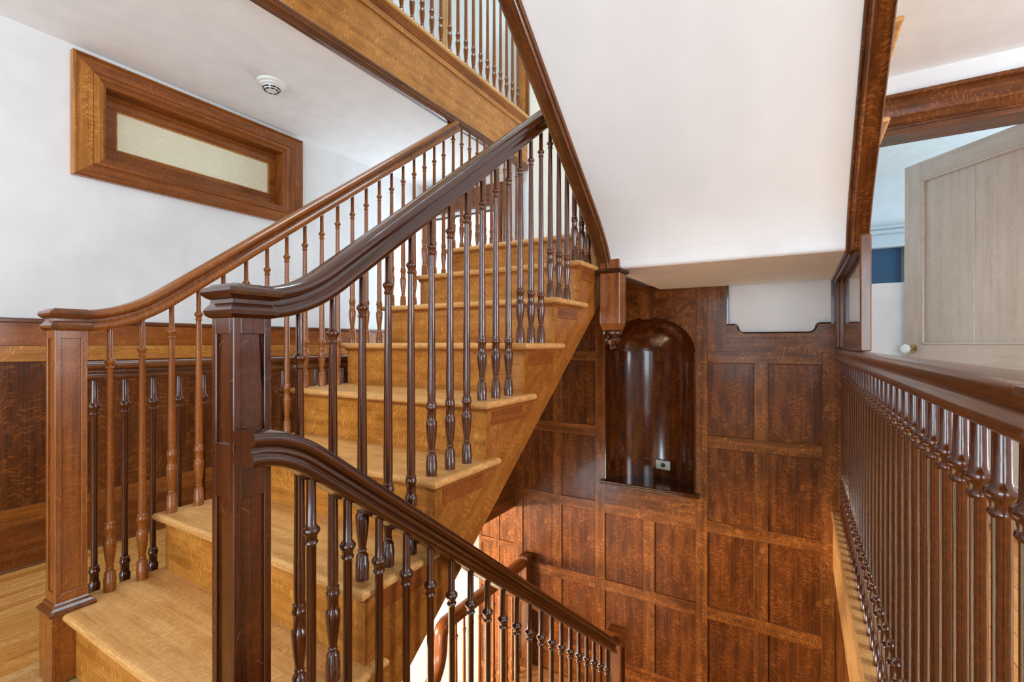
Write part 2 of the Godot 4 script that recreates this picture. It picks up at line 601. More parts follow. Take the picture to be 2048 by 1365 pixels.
func set_camera_and_light() -> void:
	var cam := Camera3D.new()
	cam.name = "camera"
	add_child(cam)
	cam.position = Vector3(0, 0.947, 0)
	cam.rotation_degrees = Vector3(0, 30.918, 0)
	var near := 0.05
	cam.set_frustum(near * 1365.0 / 962.25, Vector2(0, near * 5.5 / 962.25), near, 100.0)
	cam.current = true
	var we := WorldEnvironment.new()
	we.name = "world_environment"
	var env := Environment.new()
	env.background_mode = Environment.BG_COLOR
	env.background_color = Color8(226, 234, 240)
	env.background_energy_multiplier = 1.0
	env.tonemap_mode = Environment.TONE_MAPPER_LINEAR
	env.tonemap_exposure = 0.89
	env.sdfgi_enabled = true
	env.ssao_enabled = true
	env.ssil_enabled = true
	we.environment = env
	add_child(we)
	# daylight at the windows of the place, plus one added overhead light
	var sky := Color8(207, 237, 255)
	area("hall_window_daylight", P(-1.3, 1.15, -2.9), Vector3(0, 0, -1), Vector2(1.5, 1.7), sky, 7.6)
	area("hall_window_daylight_2", P(0.9, 1.15, -2.9), Vector3(0, 0, -1), Vector2(1.5, 1.7), sky, 7.6)
	area("corridor_window_daylight", P(-2.45, 1.4, 3.2), Vector3(0, 0, 1), Vector2(0.7, 1.2), sky, 1.2)
	area("passage_window_daylight", P(2.9, 1.3, 1.5), Vector3(-1, 0, 0), Vector2(0.7, 1.3), Color8(236, 244, 255), 8.0)
	area("bedroom_window_daylight", P(2.88, 1.5, 5.0), Vector3(-1, 0, 0.1), Vector2(1.4, 1.5), sky, 6.0)
	area("lower_window_daylight", P(-5.2, -0.95, -0.4), Vector3(4.2, 0.1, -3.7), Vector2(0.9, 0.7), Color8(255, 232, 204), 60.0)
	area("lower_window_daylight_2", P(-6.6, -1.4, 5.5), Vector3(1, -0.2, 0.2), Vector2(1.6, 1.3), sky, 16.0)
	area("entrance_window_daylight", P(-3.5, -1.75, -2.9), Vector3(0.3, 0, -1), Vector2(1.0, 1.0), sky, 7.6)
	area("added_top_light", P(-0.9, 4.75, 1.6), Vector3(0, -1, 0), Vector2(1.8, 1.6), sky, 12.0)  # added light under a closed ceiling, brightens the storey above

func slab(called: String, a: Vector3, b: Vector3, mat: Material, label: String, cat: String) -> MeshInstance3D:
	var o := bx(called, a, b, mat, self, Vector3.RIGHT, 0.0)
	tag(o, label, cat, "", "structure")
	return o

func build_shell() -> void:
	# storey floor: slabs round the stair well, covered with strips where they can be seen
	var fl := thing("floor", "golden oak strip floor of the hall around the stairwell", "floor", "structure")
	bx("subfloor", P(WALL_X, -0.33, -3.0), P(3.0, -0.008, 0.41), M.gold, fl, Vector3(0, 0, 1), 0.0)
	bx("subfloor", P(WALL_X, -0.33, 0.41), P(-1.95, -0.008, 3.9), M.gold, fl, Vector3(0, 0, 1), 0.0)
	bx("subfloor", P(-1.95, -0.33, 0.41), P(-0.90, -0.008, 0.80), M.gold, fl, Vector3(0, 0, 1), 0.0)
	bx("subfloor", P(0.16, -0.33, 0.41), P(3.0, -0.008, 6.9), M.gold, fl, Vector3(0, 0, 1), 0.0)
	bx("front_strip", P(WALL_X, -0.0075, -3.0), P(-1.0, 0.0, 0.24), M.floor_a, fl, Vector3.RIGHT, 0.0)
	bx("front_strip", P(-1.0, -0.0075, -3.0), P(3.0, 0.0, 0.36), M.floor_b, fl, Vector3.RIGHT, 0.0)
	var mats := [M.floor_a, M.floor_b, M.floor_c]
	var w := 0.057
	for side in 2:
		var x := WALL_X + 0.02 if side == 0 else 0.26
		var x1 := -1.96 if side == 0 else 1.9
		var far := 3.2 if side == 0 else 5.2
		while x < x1 - 0.01:
			var d := 0.32 if side == 0 else 0.37
			var first := true
			while d < far:
				var ln := rng.randf_range(0.45, 1.25)
				if first:
					ln = rng.randf_range(0.2, 1.0)
				first = false
				var e := minf(d + ln, far)
				var mt: Material = mats[rng.randi() % 3]
				var m := mb(Vector3(0, 0, 1))
				m.box(P(x + 0.0006, -0.0075, d + 0.0005), P(minf(x + w, x1) - 0.0006, rng.randf_range(-0.0003, 0.0003), e - 0.0005), 0.0008)
				put("plank", m, mt, fl)
				d = e
			x += w
	# border boards that run across in front of the first step
	for k in 2:
		bx("plank", P(WALL_X + 0.02, -0.0075, 0.242 + k * 0.039), P(-1.0, 0.0, 0.242 + (k + 1) * 0.0385), mats[k], fl, Vector3.RIGHT, 0.0008)
	bx("well_nosing", P(-0.87, -0.026, 0.362), P(0.15, 0.001, 0.41), M.tread, fl, Vector3.RIGHT, 0.01)
	bx("well_fascia", P(-0.87, -0.33, 0.40), P(0.15, -0.026, 0.425), M.dark, fl, Vector3.RIGHT)
	bx("well_fascia", P(-1.955, -0.34, 0.80), P(-1.93, -0.0, 3.9), M.dark, fl, Vector3(0, 0, 1))
	# gallery edge: golden shoe board with its rounded edge over a dark fascia
	var sh := mb(Vector3(0, 0, 1))
	sh.box(P(0.150, -0.024, 0.42), P(0.262, 0.002, 3.255), 0.009)
	put("shoe_board", sh, M.tread, fl)
	bx("well_fascia", P(0.165, -0.36, 0.42), P(0.19, -0.024, 3.262), M.dark_fleck, fl, Vector3(0, 0, 1))

	# plaster ceilings of this storey
	slab("ceiling", P(WALL_X - 0.2, CEIL, -3.0), P(-1.862, 2.66, 3.9), M.ceiling, "smooth white plaster ceiling above the long white wall", "ceiling")
	slab("ceiling", P(-1.862, CEIL, -3.0), P(3.0, 2.66, 0.95), M.ceiling, "white ceiling over the head of the descending stairs", "ceiling")
	slab("ceiling", P(0.34, CEIL, 0.95), P(3.0, 2.66, 3.1), M.ceiling, "white ceiling of the gallery passage in front of the doorway", "ceiling")
	# walls behind the camera and to the right
	slab("wall_right", P(3.0, -3.0, -3.2), P(3.2, 5.2, 7.0), M.plaster, "white wall at the far side of the gallery passage", "wall")
	var wn := thing("wall_near", "white wall with two tall windows behind the hall", "wall", "structure")
	for s in [[WALL_X, -2.05], [-0.55, 0.15], [1.65, 3.0]]:
		bx("plaster", P(s[0], -0.33, -3.2), P(s[1], CEIL + 0.3, -3.0), M.plaster, wn, Vector3.UP, 0.0)
	for s in [[-2.05, -0.55], [0.15, 1.65]]:
		bx("plaster", P(s[0], -0.33, -3.2), P(s[1], 0.3, -3.0), M.plaster, wn, Vector3.UP, 0.0)
		bx("plaster", P(s[0], 2.0, -3.2), P(s[1], CEIL + 0.3, -3.0), M.plaster, wn, Vector3.UP, 0.0)
		bx("pane", P(s[0], 0.3, -3.12), P(s[1], 2.0, -3.11), M.daylight, wn, Vector3.UP, 0.0)
		bx("mullion", P((s[0] + s[1]) * 0.5 - 0.03, 0.3, -3.1), P((s[0] + s[1]) * 0.5 + 0.03, 2.0, -3.06), M.white_paint, wn)

func build_end_wall() -> void:
	var W := WALL_D
	var wl := thing("wall_back", "dark oak panelled end wall with an arched niche below the landing", "wall", "structure")
	var X := Vector3.RIGHT
	var Y := Vector3.UP
	var n0 := -1.19
	var n1 := -0.58
	# masonry behind the boards, left open for the niche
	var back := mb()
	for b in [[-1.935, -1.20, -1.6, 1.335], [-0.57, 0.30, -1.6, 1.335], [-1.20, -0.57, -1.6, -0.06], [-1.20, -0.57, 1.15, 1.335]]:
		back.box(P(b[0], b[2], W + 0.012), P(b[1], b[3], W + 0.12), 0.0)
	put("backing", back, M.dark, wl)
	var put_panel := func(x0, x1, y0, y1, mt):
		var m := mb(Y)
		var z := W + 0.009
		m.box(P(x0 - 0.006, y0 - 0.006, z), P(x1 + 0.006, y1 + 0.006, z + 0.006), 0.0)
		put("panel", m, M.panel_dark, wl)
		# sloping bead round the panel
		var bd := mb(Y)
		var i := 0.004
		bd.poly([P(x0, y0, W + 0.001), P(x1, y0, W + 0.001), P(x1 - i, y0 + i, z), P(x0 + i, y0 + i, z)], Vector3(0, 0.8, 0.6))
		bd.poly([P(x0, y1, W + 0.001), P(x1, y1, W + 0.001), P(x1 - i, y1 - i, z), P(x0 + i, y1 - i, z)], Vector3(0, -0.8, 0.6))
		bd.poly([P(x0, y0, W + 0.001), P(x0, y1, W + 0.001), P(x0 + i, y1 - i, z), P(x0 + i, y0 + i, z)], Vector3(0.8, 0, 0.6))
		bd.poly([P(x1, y0, W + 0.001), P(x1, y1, W + 0.001), P(x1 - i, y1 - i, z), P(x1 - i, y0 + i, z)], Vector3(-0.8, 0, 0.6))
		put("panel_bead", bd, M.dark, wl)
	var board := func(nm, x0, x1, y0, y1, g, mt):
		bx(nm, P(x0, y0, W), P(x1, y1, W + 0.014), mt, wl, g, 0.0012)
	var D: Material = M.dark_fleck
	var F: Material = M.dark_fleck
	# horizontal rails [top, bottom]
	var rails := [[0.898, 0.827], [0.362, 0.286], [-0.182, -0.254], [-0.728, -0.806], [-1.272, -1.53]]
	# columns of panels at either side of the niche
	var cols_r := [[-0.506, -0.241], [-0.166, 0.107]]
	var cols_l := [[-1.863, -1.60], [-1.528, -1.262]]
	board.call("stile", 0.107, 0.262, -1.53, 0.898, Y, F)
	board.call("stile", -0.575, -0.506, -1.53, 1.335, Y, F)
	board.call("stile", -1.262, -1.19, -1.53, 1.335, Y, F)
	board.call("stile", -1.932, -1.863, -1.53, 1.335, Y, F)
	for i in rails.size():
		board.call("rail", -0.506, 0.107, rails[i][1], rails[i][0], X, F)
		board.call("rail", -1.863, -1.262, rails[i][1], rails[i][0], X, F)
		if i < rails.size() - 1:
			var yt: float = rails[i][1]
			var yb: float = rails[i + 1][0]
			board.call("mullion", -0.241, -0.166, yb, yt, Y, D)
			board.call("mullion", -1.60, -1.528, yb, yt, Y, D)
			for c in cols_r + cols_l:
				put_panel.call(c[0], c[1], yb, yt, F)
	# left of the niche above the first rail
	put_panel.call(-1.528, -1.262, 0.898, 1.27, F)
	put_panel.call(-1.863, -1.60, 0.898, 1.27, F)
	board.call("mullion", -1.60, -1.528, 0.898, 1.335, Y, D)
	board.call("rail", -1.528, -1.262, 1.27, 1.335, X, D)
	board.call("rail", -1.863, -1.60, 1.27, 1.335, X, D)
	# under the niche
	board.call("rail", n0, n1 + 0.005, -0.254, -0.182, X, F)
	for i in range(2, rails.size() - 1):
		var yt: float = rails[i][1]
		var yb: float = rails[i + 1][0]
		board.call("mullion", -0.915, -0.84, yb, yt, Y, D)
		put_panel.call(n0, -0.915, yb, yt, F)
		put_panel.call(-0.84, n1 + 0.005, yb, yt, F)
		board.call("rail", n0, n1 + 0.005, rails[i + 1][1], yb, X, F)
	# apron with its carved scroll
	board.call("apron", n0, n1 + 0.005, -0.182, -0.045, X, F)
	var sc := mb(X)
	var scp := []
	for k in 15:
		var u := k / 14.0
		scp.append(Vector3(lerpf(-0.95, -0.62, u), -0.135 + 0.018 * sin(u * 8.0) * (0.3 + u), -W + 0.0015))
	for k in 14:
		sc.box(scp[k] + Vector3(-0.002, -0.003, -0.003), scp[k + 1] + Vector3(0.002, 0.003, 0.001), 0.001)
	put("carved_scroll", sc, D, wl)
	# top of the niche bay: head rail, spandrels and keystone
	board.call("head_rail", n0, n1 + 0.005, 1.247, 1.335, X, D)
	var cx := -0.885
	var ea := 0.305
	var eb := 0.243
	var ey := 0.885
	for s: float in [-1.0, 1.0]:
		var pl := PackedVector2Array()
		pl.append(Vector2(cx + s * (ea + (0.0 if s < 0 else 0.005)), ey))
		for k in 15:
			var a := PI / 2 * k / 14.0
			pl.append(Vector2(cx + s * ea * cos(a), ey + eb * sin(a)))
		pl.append(Vector2(cx, 1.247))
		pl.append(Vector2(cx + s * (ea + (0.0 if s < 0 else 0.005)), 1.247))
		pl.remove_at(0)
		var m := mb(Vector3(s, 0.6, 0))
		m.extrude(pl, P(0, 0, W), X, Y, Vector3(0, 0, -0.014))
		put("spandrel", m, F, wl)
		var q := mb(Vector3(s, 0.3, 0))
		var tr := PackedVector2Array()
		for k in 7:
			var a := lerpf(0.42, 1.02, k / 6.0)
			tr.append(Vector2(cx + s * (ea + 0.035) * cos(a), ey + (eb + 0.035) * sin(a)))
		tr.append(Vector2(cx + s * (ea - 0.03), 1.205))
		q.extrude(tr, P(0, 0, W - 0.003), X, Y, Vector3(0, 0, -0.004))
		put("spandrel_panel", q, D, wl)
	var ks := mb()
	ks.extrude(PackedVector2Array([Vector2(-0.93, 1.112), Vector2(-0.855, 1.112), Vector2(-0.836, 1.335), Vector2(-0.962, 1.335)]), P(0, 0, W - 0.014), X, Y, Vector3(0, 0, -0.02))
	put("keystone", ks, D, wl)
	# stile right of the niche bay and the scooped board under the white plaster
	board.call("stile", -0.506, -0.394, 0.898, 1.335, Y, F)
	var sp := PackedVector2Array([Vector2(-0.394, 0.898), Vector2(-0.394, 1.062), Vector2(-0.345, 1.062)])
	for k in 7:
		var a := PI / 2 * k / 6.0
		sp.append(Vector2(-0.335 + 0.042 * (1.0 - cos(a)), 1.055 - 0.045 * sin(a)))
	for k in 7:
		var a := PI / 2 * (6 - k) / 6.0
		sp.append(Vector2(0.083 - 0.042 * (1.0 - cos(a)), 1.055 - 0.045 * sin(a)))
	sp.append(Vector2(0.092, 1.062))
	sp.append(Vector2(0.20, 1.062))
	sp.append(Vector2(0.20, 0.898))
	var sb := mb(X)
	sb.extrude(sp, P(0, 0, W), X, Y, Vector3(0, 0, -0.014))
	put("scooped_board", sb, F, wl)
	var edge := mb(X)
	for k in range(1, sp.size() - 2):
		var a := P(sp[k].x, sp[k].y, W)
		var b := P(sp[k + 1].x, sp[k + 1].y, W)
		edge.sweep([a, b], PackedVector2Array([Vector2(-0.012, 0.0), Vector2(0.008, 0.0), Vector2(0.01, 0.004), Vector2(0.008, 0.008), Vector2(0.0, 0.009), Vector2(-0.012, 0.009)]), Vector3(0, 0, 1))
	put("edge_moulding", edge, M.black_rail, wl)
	bx("edge_moulding", P(-0.394, 1.06, W - 0.008), P(-0.382, 1.33, W + 0.014), M.black_rail, wl)
	bx("edge_moulding", P(0.150, 1.06, W - 0.01), P(0.168, 1.33, W + 0.014), M.black_rail, wl)
	# niche shell
	var depth := 0.27
	var sh := mb()
	var segs := 28
	var pa := func(k: int, y: float, inset: float) -> Array:
		var a := PI * k / segs
		return [P(cx - (ea - inset) * cos(a), y, W + 0.004 + (depth - inset) * sin(a)), Vector3(cos(a), 0, sin(a)).normalized()]
	var band := func(m: MB, k0: int, k1: int, y0: float, y1: float, inset: float):
		for k in range(k0, k1):
			var a: Array = pa.call(k, y0, inset)
			var b: Array = pa.call(k + 1, y0, inset)
			var c: Array = pa.call(k + 1, y1, inset)
			var e: Array = pa.call(k, y1, inset)
			var u0 := Vector2(k * 0.032, y0) + m.off
			var u1 := Vector2((k + 1) * 0.032, y0) + m.off
			m.tri(a[0], b[0], c[0], a[1], b[1], c[1], u0, u1, u1 + Vector2(0, y1 - y0))
			m.tri(a[0], c[0], e[0], a[1], c[1], e[1], u0, u1 + Vector2(0, y1 - y0), u0 + Vector2(0, y1 - y0))
			if inset > 0.0:
				for yy in [[y0, -1.0], [y1, 1.0]]:
					var q: Array = pa.call(k, yy[0], inset)
					var r: Array = pa.call(k + 1, yy[0], inset)
					var q2: Array = pa.call(k, yy[0], 0.0)
					var r2: Array = pa.call(k + 1, yy[0], 0.0)
					m.poly([q[0], r[0], r2[0], q2[0]], Vector3(0, yy[1], 0))
		if inset > 0.0:
			for kk in [[k0, -1.0], [k1, 1.0]]:
				var a: Array = pa.call(kk[0], y0, inset)
				var b: Array = pa.call(kk[0], y0, 0.0)
				var c: Array = pa.call(kk[0], y1, 0.0)
				var e: Array = pa.call(kk[0], y1, inset)
				var tn: Vector3 = Vector3.UP.cross(a[1]) * kk[1]
				m.poly([a[0], b[0], c[0], e[0]], tn)
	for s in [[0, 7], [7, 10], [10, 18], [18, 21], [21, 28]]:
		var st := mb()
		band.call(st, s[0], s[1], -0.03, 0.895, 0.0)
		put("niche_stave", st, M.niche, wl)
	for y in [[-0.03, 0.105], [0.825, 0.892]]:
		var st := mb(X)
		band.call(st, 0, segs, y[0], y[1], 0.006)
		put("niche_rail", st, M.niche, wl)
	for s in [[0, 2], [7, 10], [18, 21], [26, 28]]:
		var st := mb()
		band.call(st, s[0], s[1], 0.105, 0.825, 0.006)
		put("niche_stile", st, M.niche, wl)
	# gores of the half dome
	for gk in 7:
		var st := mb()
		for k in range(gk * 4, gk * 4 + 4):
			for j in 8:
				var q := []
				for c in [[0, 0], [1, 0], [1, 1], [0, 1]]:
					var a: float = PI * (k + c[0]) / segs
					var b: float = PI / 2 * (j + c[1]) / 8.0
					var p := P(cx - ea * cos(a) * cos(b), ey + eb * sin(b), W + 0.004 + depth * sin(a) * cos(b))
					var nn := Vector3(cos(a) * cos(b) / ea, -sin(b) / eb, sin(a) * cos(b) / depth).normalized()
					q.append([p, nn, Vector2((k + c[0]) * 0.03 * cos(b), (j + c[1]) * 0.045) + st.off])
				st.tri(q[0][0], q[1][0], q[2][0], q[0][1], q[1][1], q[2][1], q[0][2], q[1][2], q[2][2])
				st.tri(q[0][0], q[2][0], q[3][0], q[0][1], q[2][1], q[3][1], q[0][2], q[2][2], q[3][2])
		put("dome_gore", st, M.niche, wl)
	# reveal of the arch and jambs
	var rv := mb(X)
	var last := Vector3.ZERO
	for k in 31:
		var p := Vector3.ZERO
		var a := PI * k / 30.0
		p = P(cx - ea * cos(a), ey + eb * sin(a), W)
		if k > 0:
			rv.poly([last, p, p + Vector3(0, 0, -0.016), last + Vector3(0, 0, -0.016)], (Vector3(cx, ey, p.z) - (p + last) * 0.5).normalized())
		last = p
	put("arch_reveal", rv, M.dark, wl)
	# sill: half-round shelf with a nosing
	var sl := PackedVector2Array()
	for k in 21:
		var a := PI * k / 20.0
		sl.append(Vector2(cx - (ea - 0.001) * cos(a), W + 0.004 + (depth - 0.001) * sin(a)))
	var ss := mb(X)
	ss.extrude(sl, Vector3(0, -0.046, 0), X, Vector3(0, 0, -1), Vector3(0, 0.026, 0))
	ss.sweep([P(-1.216, -0.018, W - 0.002), P(-0.556, -0.018, W - 0.002)], PackedVector2Array([Vector2(-0.012, 0), Vector2(0.022, 0), Vector2(0.027, -0.005), Vector2(0.027, -0.012), Vector2(0.022, -0.018), Vector2(0.016, -0.02), Vector2(0.014, -0.03), Vector2(0.008, -0.033), Vector2(-0.012, -0.033)]), Vector3(0, 0, 1), true, true, -1.0)
	put("niche_sill", ss, M.black_rail, wl)
	# plaster between the scooped board, the landing and the corner
	bx("plaster", P(-0.394, 1.0, W + 0.006), P(0.30, 1.335, W + 0.04), M.plaster, wl, Y, 0.0)
	# masonry behind the whole stair well above and beside
	slab("wall_back_upper", P(-1.80, 1.335, W), P(0.27, 5.2, W + 0.25), M.cream, "plaster wall behind the upper landing, warm light tinted into its colour", "wall")
	slab("wall_back_core", P(-1.935, -3.0, W + 0.60), P(3.0, 1.335, W + 0.8), M.plaster, "plain masonry behind the panelled niche wall", "wall")

func build_left_wall() -> void:
	var X := WALL_X
	var al := Vector3(0, 0, 1)
	var wl := thing("wall_left", "long white plaster wall above a brown oak wainscot", "wall", "structure")
	# plaster with an opening for the transom window
	for b in [[-3.2, 0.956, -3.0, 2.7], [1.904, 3.9, -3.0, 2.7], [0.956, 1.904, -3.0, 1.806], [0.956, 1.904, 2.191, 2.7]]:
		bx("plaster", P(X - 0.2, maxf(b[2], -0.33), b[0]), P(X, b[3], b[1]), M.plaster, wl, Vector3.UP, 0.0)
	var e := 3.2
	var s := -3.0
	bx("wainscot_cap", P(X, 1.036, s), P(X + 0.022, 1.056, e), M.dark, wl, al, 0.005)
	bx("top_board", P(X, 0.938, s), P(X + 0.012, 1.037, e), M.mid_fleck, wl, al).material_override = M.wains_top
	bx("rail", P(X, 0.871, s), P(X + 0.016, 0.938, e), M.mid_fleck, wl, al)
	bx("rail", P(X, 0.187, s), P(X + 0.016, 0.256, e), M.mid, wl, al)
	for c in [[-1.6, -0.9], [-0.8, 0.1], [0.2, 2.02], [2.11, e]]:
		bx("panel", P(X, 0.25, c[0]), P(X + 0.006, 0.875, c[1]), M.wains_panel, wl)
	for c in [[-0.9, -0.8], [0.1, 0.2], [2.02, 2.11]]:
		bx("stile", P(X, 0.256, c[0]), P(X + 0.016, 0.871, c[1]), M.mid, wl)
	bx("baseboard", P(X, 0.068, s), P(X + 0.02, 0.188, e), M.dark_fleck, wl, al).material_override = M.wains_base
	bx("base_plinth", P(X, 0.001, s), P(X + 0.028, 0.069, e), M.dark_fleck, wl, al).material_override = M.wains_base
	bx("base_shoe", P(X + 0.02, 0.001, s), P(X + 0.038, 0.011, e), M.dark, wl, al, 0.004)

	# transom window
	var tw := thing("window_1", "wide low transom window of pressed yellowish glass in a heavy oak casing", "window", "structure")
	var o0 := 0.843
	var o1 := 2.012
	var y0 := 1.716
	var y1 := 2.281
	var i0 := 0.96
	var i1 := 1.90
	var z0 := 1.817
	var z1 := 2.18
	# mitred casing with a moulded face: profile from the outer edge inwards
	var prof := [[0.0, 0.0], [0.0, 0.030], [0.006, 0.034], [0.012, 0.030], [0.016, 0.022], [0.075, 0.020], [0.078, 0.016], [0.081, 0.020], [0.10, 0.020], [0.105, 0.012], [0.117, 0.008], [0.125, 0.0]]
	var cn := [[o0, y0], [o1, y0], [o1, y1], [o0, y1]]
	var inw := [[1.0, 1.0], [-1.0, 1.0], [-1.0, -1.0], [1.0, -1.0]]
	var wdt := 0.117
	for k in 4:
		var a: Array = cn[k]
		var b: Array = cn[(k + 1) % 4]
		var ia: Array = inw[k]
		var ib: Array = inw[(k + 1) % 4]
		var m := mb(al if k % 2 == 0 else Vector3.UP)
		var sy := 0.87   # the casing is a little narrower above and below than at its sides
		for j in prof.size() - 1:
			var q := []
			for c in [[a, ia, j], [b, ib, j], [b, ib, j + 1], [a, ia, j + 1]]:
				var pr: Array = prof[c[2]]
				q.append(P(X + pr[1], c[0][1] + c[1][1] * pr[0] * sy, c[0][0] + c[1][0] * pr[0]))
			var nn: Vector3 = (q[2] - q[0]).cross(q[3] - q[1]).normalized()
			if nn.x < 0.0 or (absf(nn.x) < 0.01 and j == 0 and nn.dot(q[0] - P(X, 2.0, 1.43)) < 0.0):
				nn = -nn
			m.poly(q, nn)
		put("casing", m, M.mid if k != 3 else M.mid_fleck, tw)
	# jamb lining
	for b in [[i0 - 0.003, i1 + 0.003, z0 - 0.010, z0 + 0.010], [i0 - 0.003, i1 + 0.003, z1 - 0.010, z1 + 0.010], [i0 - 0.003, i0 + 0.012, z0 + 0.010, z1 - 0.010], [i1 - 0.012, i1 + 0.003, z0 + 0.010, z1 - 0.010]]:
		bx("jamb_lining", P(X - 0.13, b[2], b[0]), P(X + 0.006, b[3], b[1]), M.mid, tw, al)
	# sash
	var xs := X - 0.085
	for b in [[i0 + 0.012, i1 - 0.012, z0 + 0.01, 1.906], [i0 + 0.012, i1 - 0.012, 2.107, z1 - 0.01], [i0 + 0.012, 1.04, 1.906, 2.107], [1.845, i1 - 0.012, 1.906, 2.107]]:
		bx("sash", P(xs - 0.03, b[2], b[0]), P(xs + 0.012, b[3], b[1]), M.mid, tw, al, 0.003)
	for b in [[1.035, 1.85, 1.906, 1.912], [1.035, 1.85, 2.101, 2.107], [1.04, 1.046, 1.912, 2.101], [1.839, 1.845, 1.912, 2.101]]:
		bx("glazing_bead", P(xs - 0.004, b[2], b[0]), P(xs + 0.008, b[3], b[1]), M.mid_fleck, tw, al, 0.002)
	var pn := mb(al)
	pn.box(P(xs - 0.012, 1.90, 1.03), P(xs - 0.006, 2.11, 1.855), 0.0)
	put("pane", pn, M.transom_glass, tw)

	# corridor end wall with a bright window in a dark casing
	var W := WALL_D
	var ce := thing("wall_corridor", "white end wall of the passage behind the stairs", "wall", "structure")
	for b in [[WALL_X - 0.2, -2.82, -0.33, 2.7], [-2.07, -1.94, -0.33, 1.335], [-2.07, -1.80, 1.335, 2.7], [-2.82, -2.07, 2.08, 2.7], [-2.82, -2.07, -0.33, 0.62]]:
		bx("plaster", P(b[0], b[2], W), P(b[1], b[3], W + 0.2), M.plaster, ce, Vector3.UP, 0.0)
	var w2 := thing("window_2", "glaring white window in a dark brown casing at the passage end", "window", "structure")
	bx("head_casing", P(-2.83, 2.08, W - 0.022), P(-1.995, 2.225, W), M.dark, w2, Vector3.RIGHT, 0.003)
	bx("head_cap", P(-2.83, 2.222, W - 0.03), P(-1.985, 2.24, W), M.dark, w2, Vector3.RIGHT, 0.004)
	bx("side_casing", P(-2.07, 0.62, W - 0.02), P(-1.995, 2.08, W), M.dark, w2)
	bx("side_casing", P(-2.838, 0.62, W - 0.02), P(-2.80, 2.08, W), M.dark, w2)
	bx("stool", P(-2.83, 0.60, W - 0.05), P(-1.98, 0.63, W), M.dark, w2, Vector3.RIGHT, 0.004)
	bx("sash_head", P(-2.82, 2.035, W + 0.02), P(-2.07, 2.08, W + 0.05), M.black, w2, Vector3.RIGHT)
	bx("roller", P(-2.80, 2.045, W + 0.002), P(-2.08, 2.072, W + 0.02), M.white_paint, w2, Vector3.RIGHT, 0.01)
	bx("meeting_rail", P(-2.82, 1.33, W + 0.03), P(-2.07, 1.37, W + 0.06), M.white_paint, w2, Vector3.RIGHT)
	bx("pane", P(-2.82, 0.62, W + 0.07), P(-2.07, 2.08, W + 0.075), M.daylight, w2, Vector3.RIGHT, 0.0)

